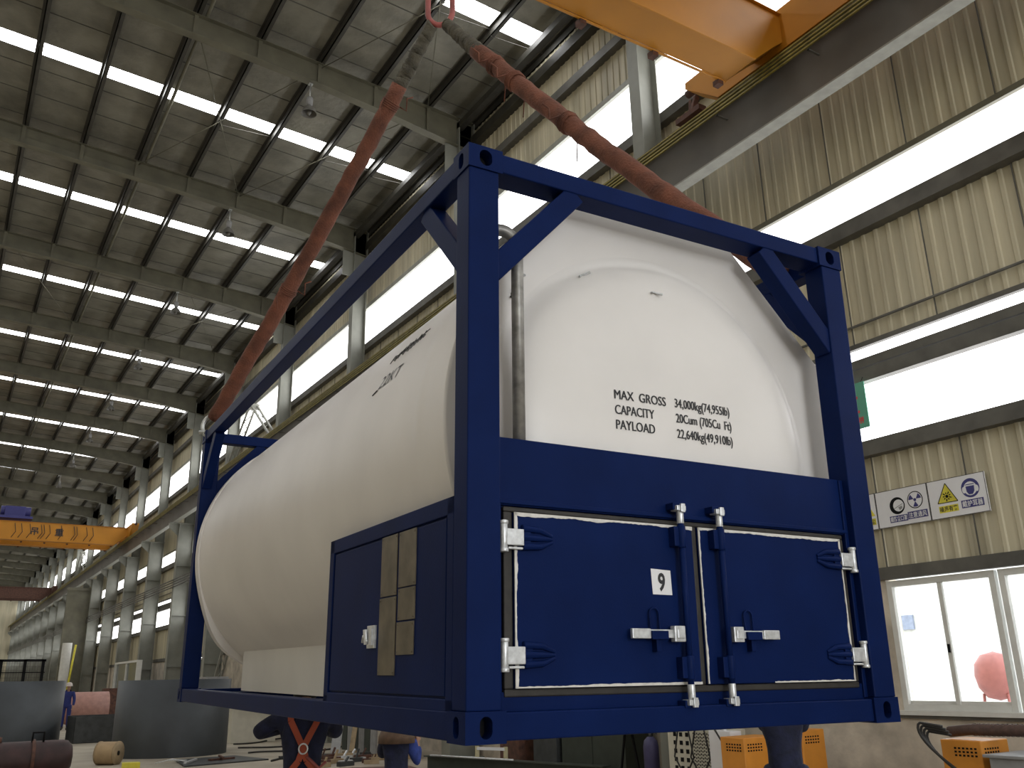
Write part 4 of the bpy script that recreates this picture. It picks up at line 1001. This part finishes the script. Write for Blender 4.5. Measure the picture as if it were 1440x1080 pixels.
# ================================================================== PEOPLE
def skin_mesh(name, m, joints, edges, parent, root=0, sub=2, loose=None):
    """joints: [(point, radius or (rx, ry))]; one connected skeleton grown into a continuous surface"""
    top = parent
    me = bpy.data.meshes.new(name)
    o = Vector(top.location) if top is not None else Vector((0, 0, 0))
    me.from_pydata([Vector(j[0])-o for j in joints], edges, [])
    ob = bpy.data.objects.new(name, me); COL.objects.link(ob); ob.parent = parent
    md = ob.modifiers.new('skin', 'SKIN'); md.use_smooth_shade = True; md.branch_smoothing = .6
    for i, j in enumerate(joints):
        r = j[1]; sv = me.skin_vertices[0].data[i]; sv.radius = r if isinstance(r, tuple) else (r, r); sv.use_root = (i == root)
    s = ob.modifiers.new('sub', 'SUBSURF'); s.levels = sub; s.render_levels = sub
    me.materials.append(M[m]); return ob
def person(label, loc, yaw, pose, colors, extras):
    """pose: dict of joints in a person frame (x right, y forward, z up)"""
    t = thing('person', label, 'person', loc)
    c, s = math.cos(yaw), math.sin(yaw); L0 = Vector(loc)
    G = lambda v: L0+Vector((v[0]*c-v[1]*s, v[0]*s+v[1]*c, v[2]))
    P = pose; J = []; E = []
    def add(k, r, prev=None):
        J.append((G(P[k]), r)); 
        if prev is not None: E.append((prev, len(J)-1))
        return len(J)-1
    pel = add('pelvis', .065); sp = add('spine', .075, pel); ch = add('chest', .085, sp); nk = add('neck', .058, ch)
    hd0 = Vector(P['head']); nk0 = Vector(P['neck']); up = (hd0-nk0).normalized()
    P['head_low'] = nk0.lerp(hd0, .62); P['head_top'] = hd0+up*.075
    h1 = add('head_low', (.066, .078), nk); h2 = add('head', (.080, .095), h1); h3 = add('head_top', (.06, .072), h2)
    fwd = Vector(P.get('face', (0, 1, 0)))
    P['nose'] = Vector(P['head_low'])+fwd*.105+up*.03; nb = Vector(P['head_low'])+fwd*.06+up*.03
    for sd in ('l', 'r'):
        a = add('sh_'+sd, .045, ch); e = add('el_'+sd, .036, a); w_ = add('wr_'+sd, .030, e)
        wr = Vector(P['wr_'+sd]); el = Vector(P['el_'+sd]); dh = (wr-el).normalized(); hd = Vector(P.get('hand_'+sd, dh)).normalized()
        P['palm'] = wr+hd*.065; pm = add('palm', (.036, .022), w_)
        side_ = hd.cross(Vector(P.get('palm_n_'+sd, (0, 1, 0)))).normalized(); nn = Vector(P.get('palm_n_'+sd, (0, 1, 0))).normalized()
        for q, (off, ln) in enumerate(((-.030, .070), (-.010, .082), (.010, .076), (.030, .060))):
            b0 = wr+hd*.10+side_*off; P['f0'] = b0; P['f1'] = b0+hd*ln*.5+nn*.012+side_*off*.25; P['f2'] = b0+hd*ln*.75+nn*ln*.45+side_*off*.25
            f0 = add('f0', .0095, pm); f1 = add('f1', .0085, f0); add('f2', .007, f1)
        P['t0'] = wr+hd*.04+side_*-.042; P['t1'] = wr+hd*.075+side_*-.062+nn*.02; t0 = add('t0', .011, pm); add('t1', .009, t0)
        hp = add('hip_'+sd, .05, pel); kn = add('kn_'+sd, .042, hp); an = add('an_'+sd, .032, kn)
        P['toe'] = Vector(P['an_'+sd])+Vector((0, .15, -.05)) if 'toe_'+sd not in P else P['toe_'+sd]; add('toe', .035, an)
    skin_mesh('body', 'skin', J, E, t, root=0)
    # face
    q = MB(); q.tube([G(nb), G(nb+fwd*.025-up*.005)], [.012, .016], 8); 
    q.build('nose', 'skin', t)
    # jacket
    J = []; E = []
    P['hem'] = Vector(P['pelvis'])-Vector((0, 0, .13)); a0 = add('hem', (.152, .128)); a0 = add('pelvis', (.160, .13), a0); a1 = add('spine', (.165, .125), a0); a2 = add('chest', (.175, .135), a1); P['collar'] = Vector(P['neck']).lerp(Vector(P['head']), .28); a3 = add('neck', .088, a2); add('collar', .076, a3)
    for sd in ('l', 'r'):
        a = add('sh_'+sd, .078, a2); e = add('el_'+sd, .060, a); P['cuff'] = Vector(P['wr_'+sd])*.94+Vector(P['el_'+sd])*.06; add('cuff', .046, e)
    skin_mesh('jacket', colors[0], J, E, t)
    J = []; E = []
    a0 = add('pelvis', (.128, .108))
    for sd in ('l', 'r'):
        h = add('hip_'+sd, .105, a0); k = add('kn_'+sd, .080, h); add('an_'+sd, .066, k)
    skin_mesh('trousers', colors[1], J, E, t)
    for sd in ('l', 'r'):
        an = Vector(P['an_'+sd]); toe = Vector(P.get('toe_'+sd, an+Vector((0, .15, -.05))))
        q = MB(); q.tube([G(an+Vector((0, 0, .06))), G(an+Vector((0, 0, -.03)))], .058, 10); q.tube([G(an.lerp(toe, -.25)+Vector((0, 0, -.03))), G(an.lerp(toe, .5)+Vector((0, 0, -.012))), G(toe+Vector((0, 0, .0)))], [.045, .052, .036], 10); q.build('boot', 'boot', t)
    hc = Vector(P['head']); q = MB()
    if colors[2] == 'helmet':
        q.lathe([(0, .14), (.06, .132), (.105, .09), (.122, .03), (.125, 0), (.14, -.005), (.14, -.012), (0, -.01)], G(hc+up*.02), n=24); q.build('hard_hat', 'helmet', t)
    else:
        q.lathe([(0, .105), (.05, .098), (.085, .06), (.098, .0), (.092, -.05), (.07, -.075)], G(hc-fwd*.012+up*.01), n=20); q.build('hair', 'hair', t)
    extras(t, G, P)
    return t
stand = lambda: dict(pelvis=(0, 0, .95), spine=(0, .0, 1.12), chest=(0, 0, 1.30), neck=(0, .0, 1.47), head=(0, .02, 1.62), sh_l=(-.19, 0, 1.40), el_l=(-.25, .0, 1.12), wr_l=(-.25, .08, .88), sh_r=(.19, 0, 1.40), el_r=(.25, .0, 1.12), wr_r=(.25, .08, .88),
     hip_l=(-.10, 0, .88), kn_l=(-.11, .01, .48), an_l=(-.11, -.02, .09), hip_r=(.10, 0, .88), kn_r=(.11, .01, .48), an_r=(.11, -.02, .09))
# 1: worker in a harness, leaning in under the frame with the back to us
P1 = stand()
P1.update(pelvis=(0, -.04, .92), spine=(0, -.02, 1.10), chest=(0, .03, 1.28), neck=(0, .09, 1.44), head=(0, .16, 1.57), face=(0, .9, -.3), sh_l=(-.18, .05, 1.385), sh_r=(.18, .05, 1.385), el_l=(-.36, .10, 1.27), wr_l=(-.12, .36, 1.30), el_r=(.27, .20, 1.25), wr_r=(.10, .42, 1.30), hand_l=(.3, 1, -.3), hand_r=(0, 1, -.5),
   hip_l=(-.10, -.04, .85), hip_r=(.10, -.04, .85), kn_l=(-.13, .09, .46), kn_r=(.13, .09, .44), an_l=(-.13, -.06, .09), an_r=(.13, -.06, .09))
def harness(t, G, P):
    def strap(pts, wd=.045):
        q = MB(); pts = [G(p) for p in pts]
        for a, c in zip(pts, pts[1:]): q.bar(a, c, wd, .008, G((0, -1, .3))-G((0, 0, 0)))
        q.build('harness_strap', 'strap', t)
    D = (0, -.155, 1.17)
    strap([(-.11, .02, 1.46), (-.10, -.10, 1.36), D]); strap([(.11, .02, 1.46), (.10, -.10, 1.36), D])
    strap([D, (-.03, -.175, 1.08), (-.13, -.175, .96), (-.17, -.14, .84)]); strap([D, (.03, -.175, 1.08), (.13, -.175, .96), (.17, -.14, .84)])
    q = MB(); c = Vector((0, -.17, 1.165)); q.tube([G(c+Vector((.032*math.cos(a*PI/8), -.01, .036*math.sin(a*PI/8)))) for a in range(16)], .006, 8, closed=True); q.build('harness_ring', 'silver', t)
    q = MB(); q.tube([G((.03, -.19, 1.11)), G((.12, -.21, 1.03)), G((.17, -.19, 1.07))], .012, 8); q.build('lanyard', 'redring', t)
person('person in dark blue workwear with orange safety harness, seen from behind under the frame rail', (2.54, 7.14, 0), math.radians(-19), P1, ('navy', 'navy', 'hair'), harness)
# 2: kneeling worker, arm raised
P2 = stand()
P2.update(pelvis=(0, -.02, .56), spine=(0, -.02, .74), chest=(0, .0, .91), neck=(0, .05, 1.08), head=(0, .10, 1.22), sh_l=(-.15, .0, 1.0), sh_r=(.15, .0, 1.0), el_l=(-.18, .16, .80), wr_l=(-.08, .33, .85), el_r=(.245, .02, .70), wr_r=(.24, .03, .925), hand_r=(0, .1, 1),
   palm_n_r=(-.6, .6, 0), hip_l=(-.10, -.02, .50), hip_r=(.10, -.02, .50), kn_l=(-.14, .32, .10), kn_r=(.14, .32, .10), an_l=(-.12, -.10, .10), an_r=(.12, -.10, .10), toe_l=(-.12, -.2, .05), toe_r=(.12, -.2, .05))
def cape(t, G, P):
    q = MB(); q.lathe([(.07, .12), (.11, .08), (.19, .03), (.215, -.03), (.22, -.10), (.205, -.10), (.2, -.03), (.1, .06)], G((0, .01, 1.04)), n=28); q.build('leather_shoulder_cape', 'leather', t)
    J = [(G(P['sh_r']), .080), (G(P['el_r']), .068), (G(Vector(P['wr_r'])*.95+Vector(P['el_r'])*.05), .054)]
    skin_mesh('bright_sleeve', 'navy2', J, [(0, 1), (1, 2)], t)
person('person kneeling in dark blue jacket with brown shoulder cape and one hand raised', (4.78, 10.25, 0), math.radians(-25), P2, ('navy', 'navy', 'hair'), cape)
# 3: standing worker by the front right corner
P3 = stand()
P3.update(chest=(0, .05, 1.28), neck=(0, .11, 1.44), head=(0, .17, 1.58), sh_l=(-.16, .03, 1.39), sh_r=(.16, .03, 1.39), el_l=(-.15, .24, 1.20), wr_l=(-.05, .38, 1.34), el_r=(.15, .24, 1.20), wr_r=(.07, .38, 1.36))
person('person standing in creased navy workwear between the tank and the orange machines', (5.9, 5.38, 0), math.radians(-50), P3, ('navy', 'navy', 'helmet'), lambda t, G, P: None)
# 4: far worker
P4 = stand()
person('distant person in blue overalls standing beyond the steel trough', (4.86, 41, 0), math.radians(160), P4, ('navy3', 'navy3', 'helmet'), lambda t, G, P: None)
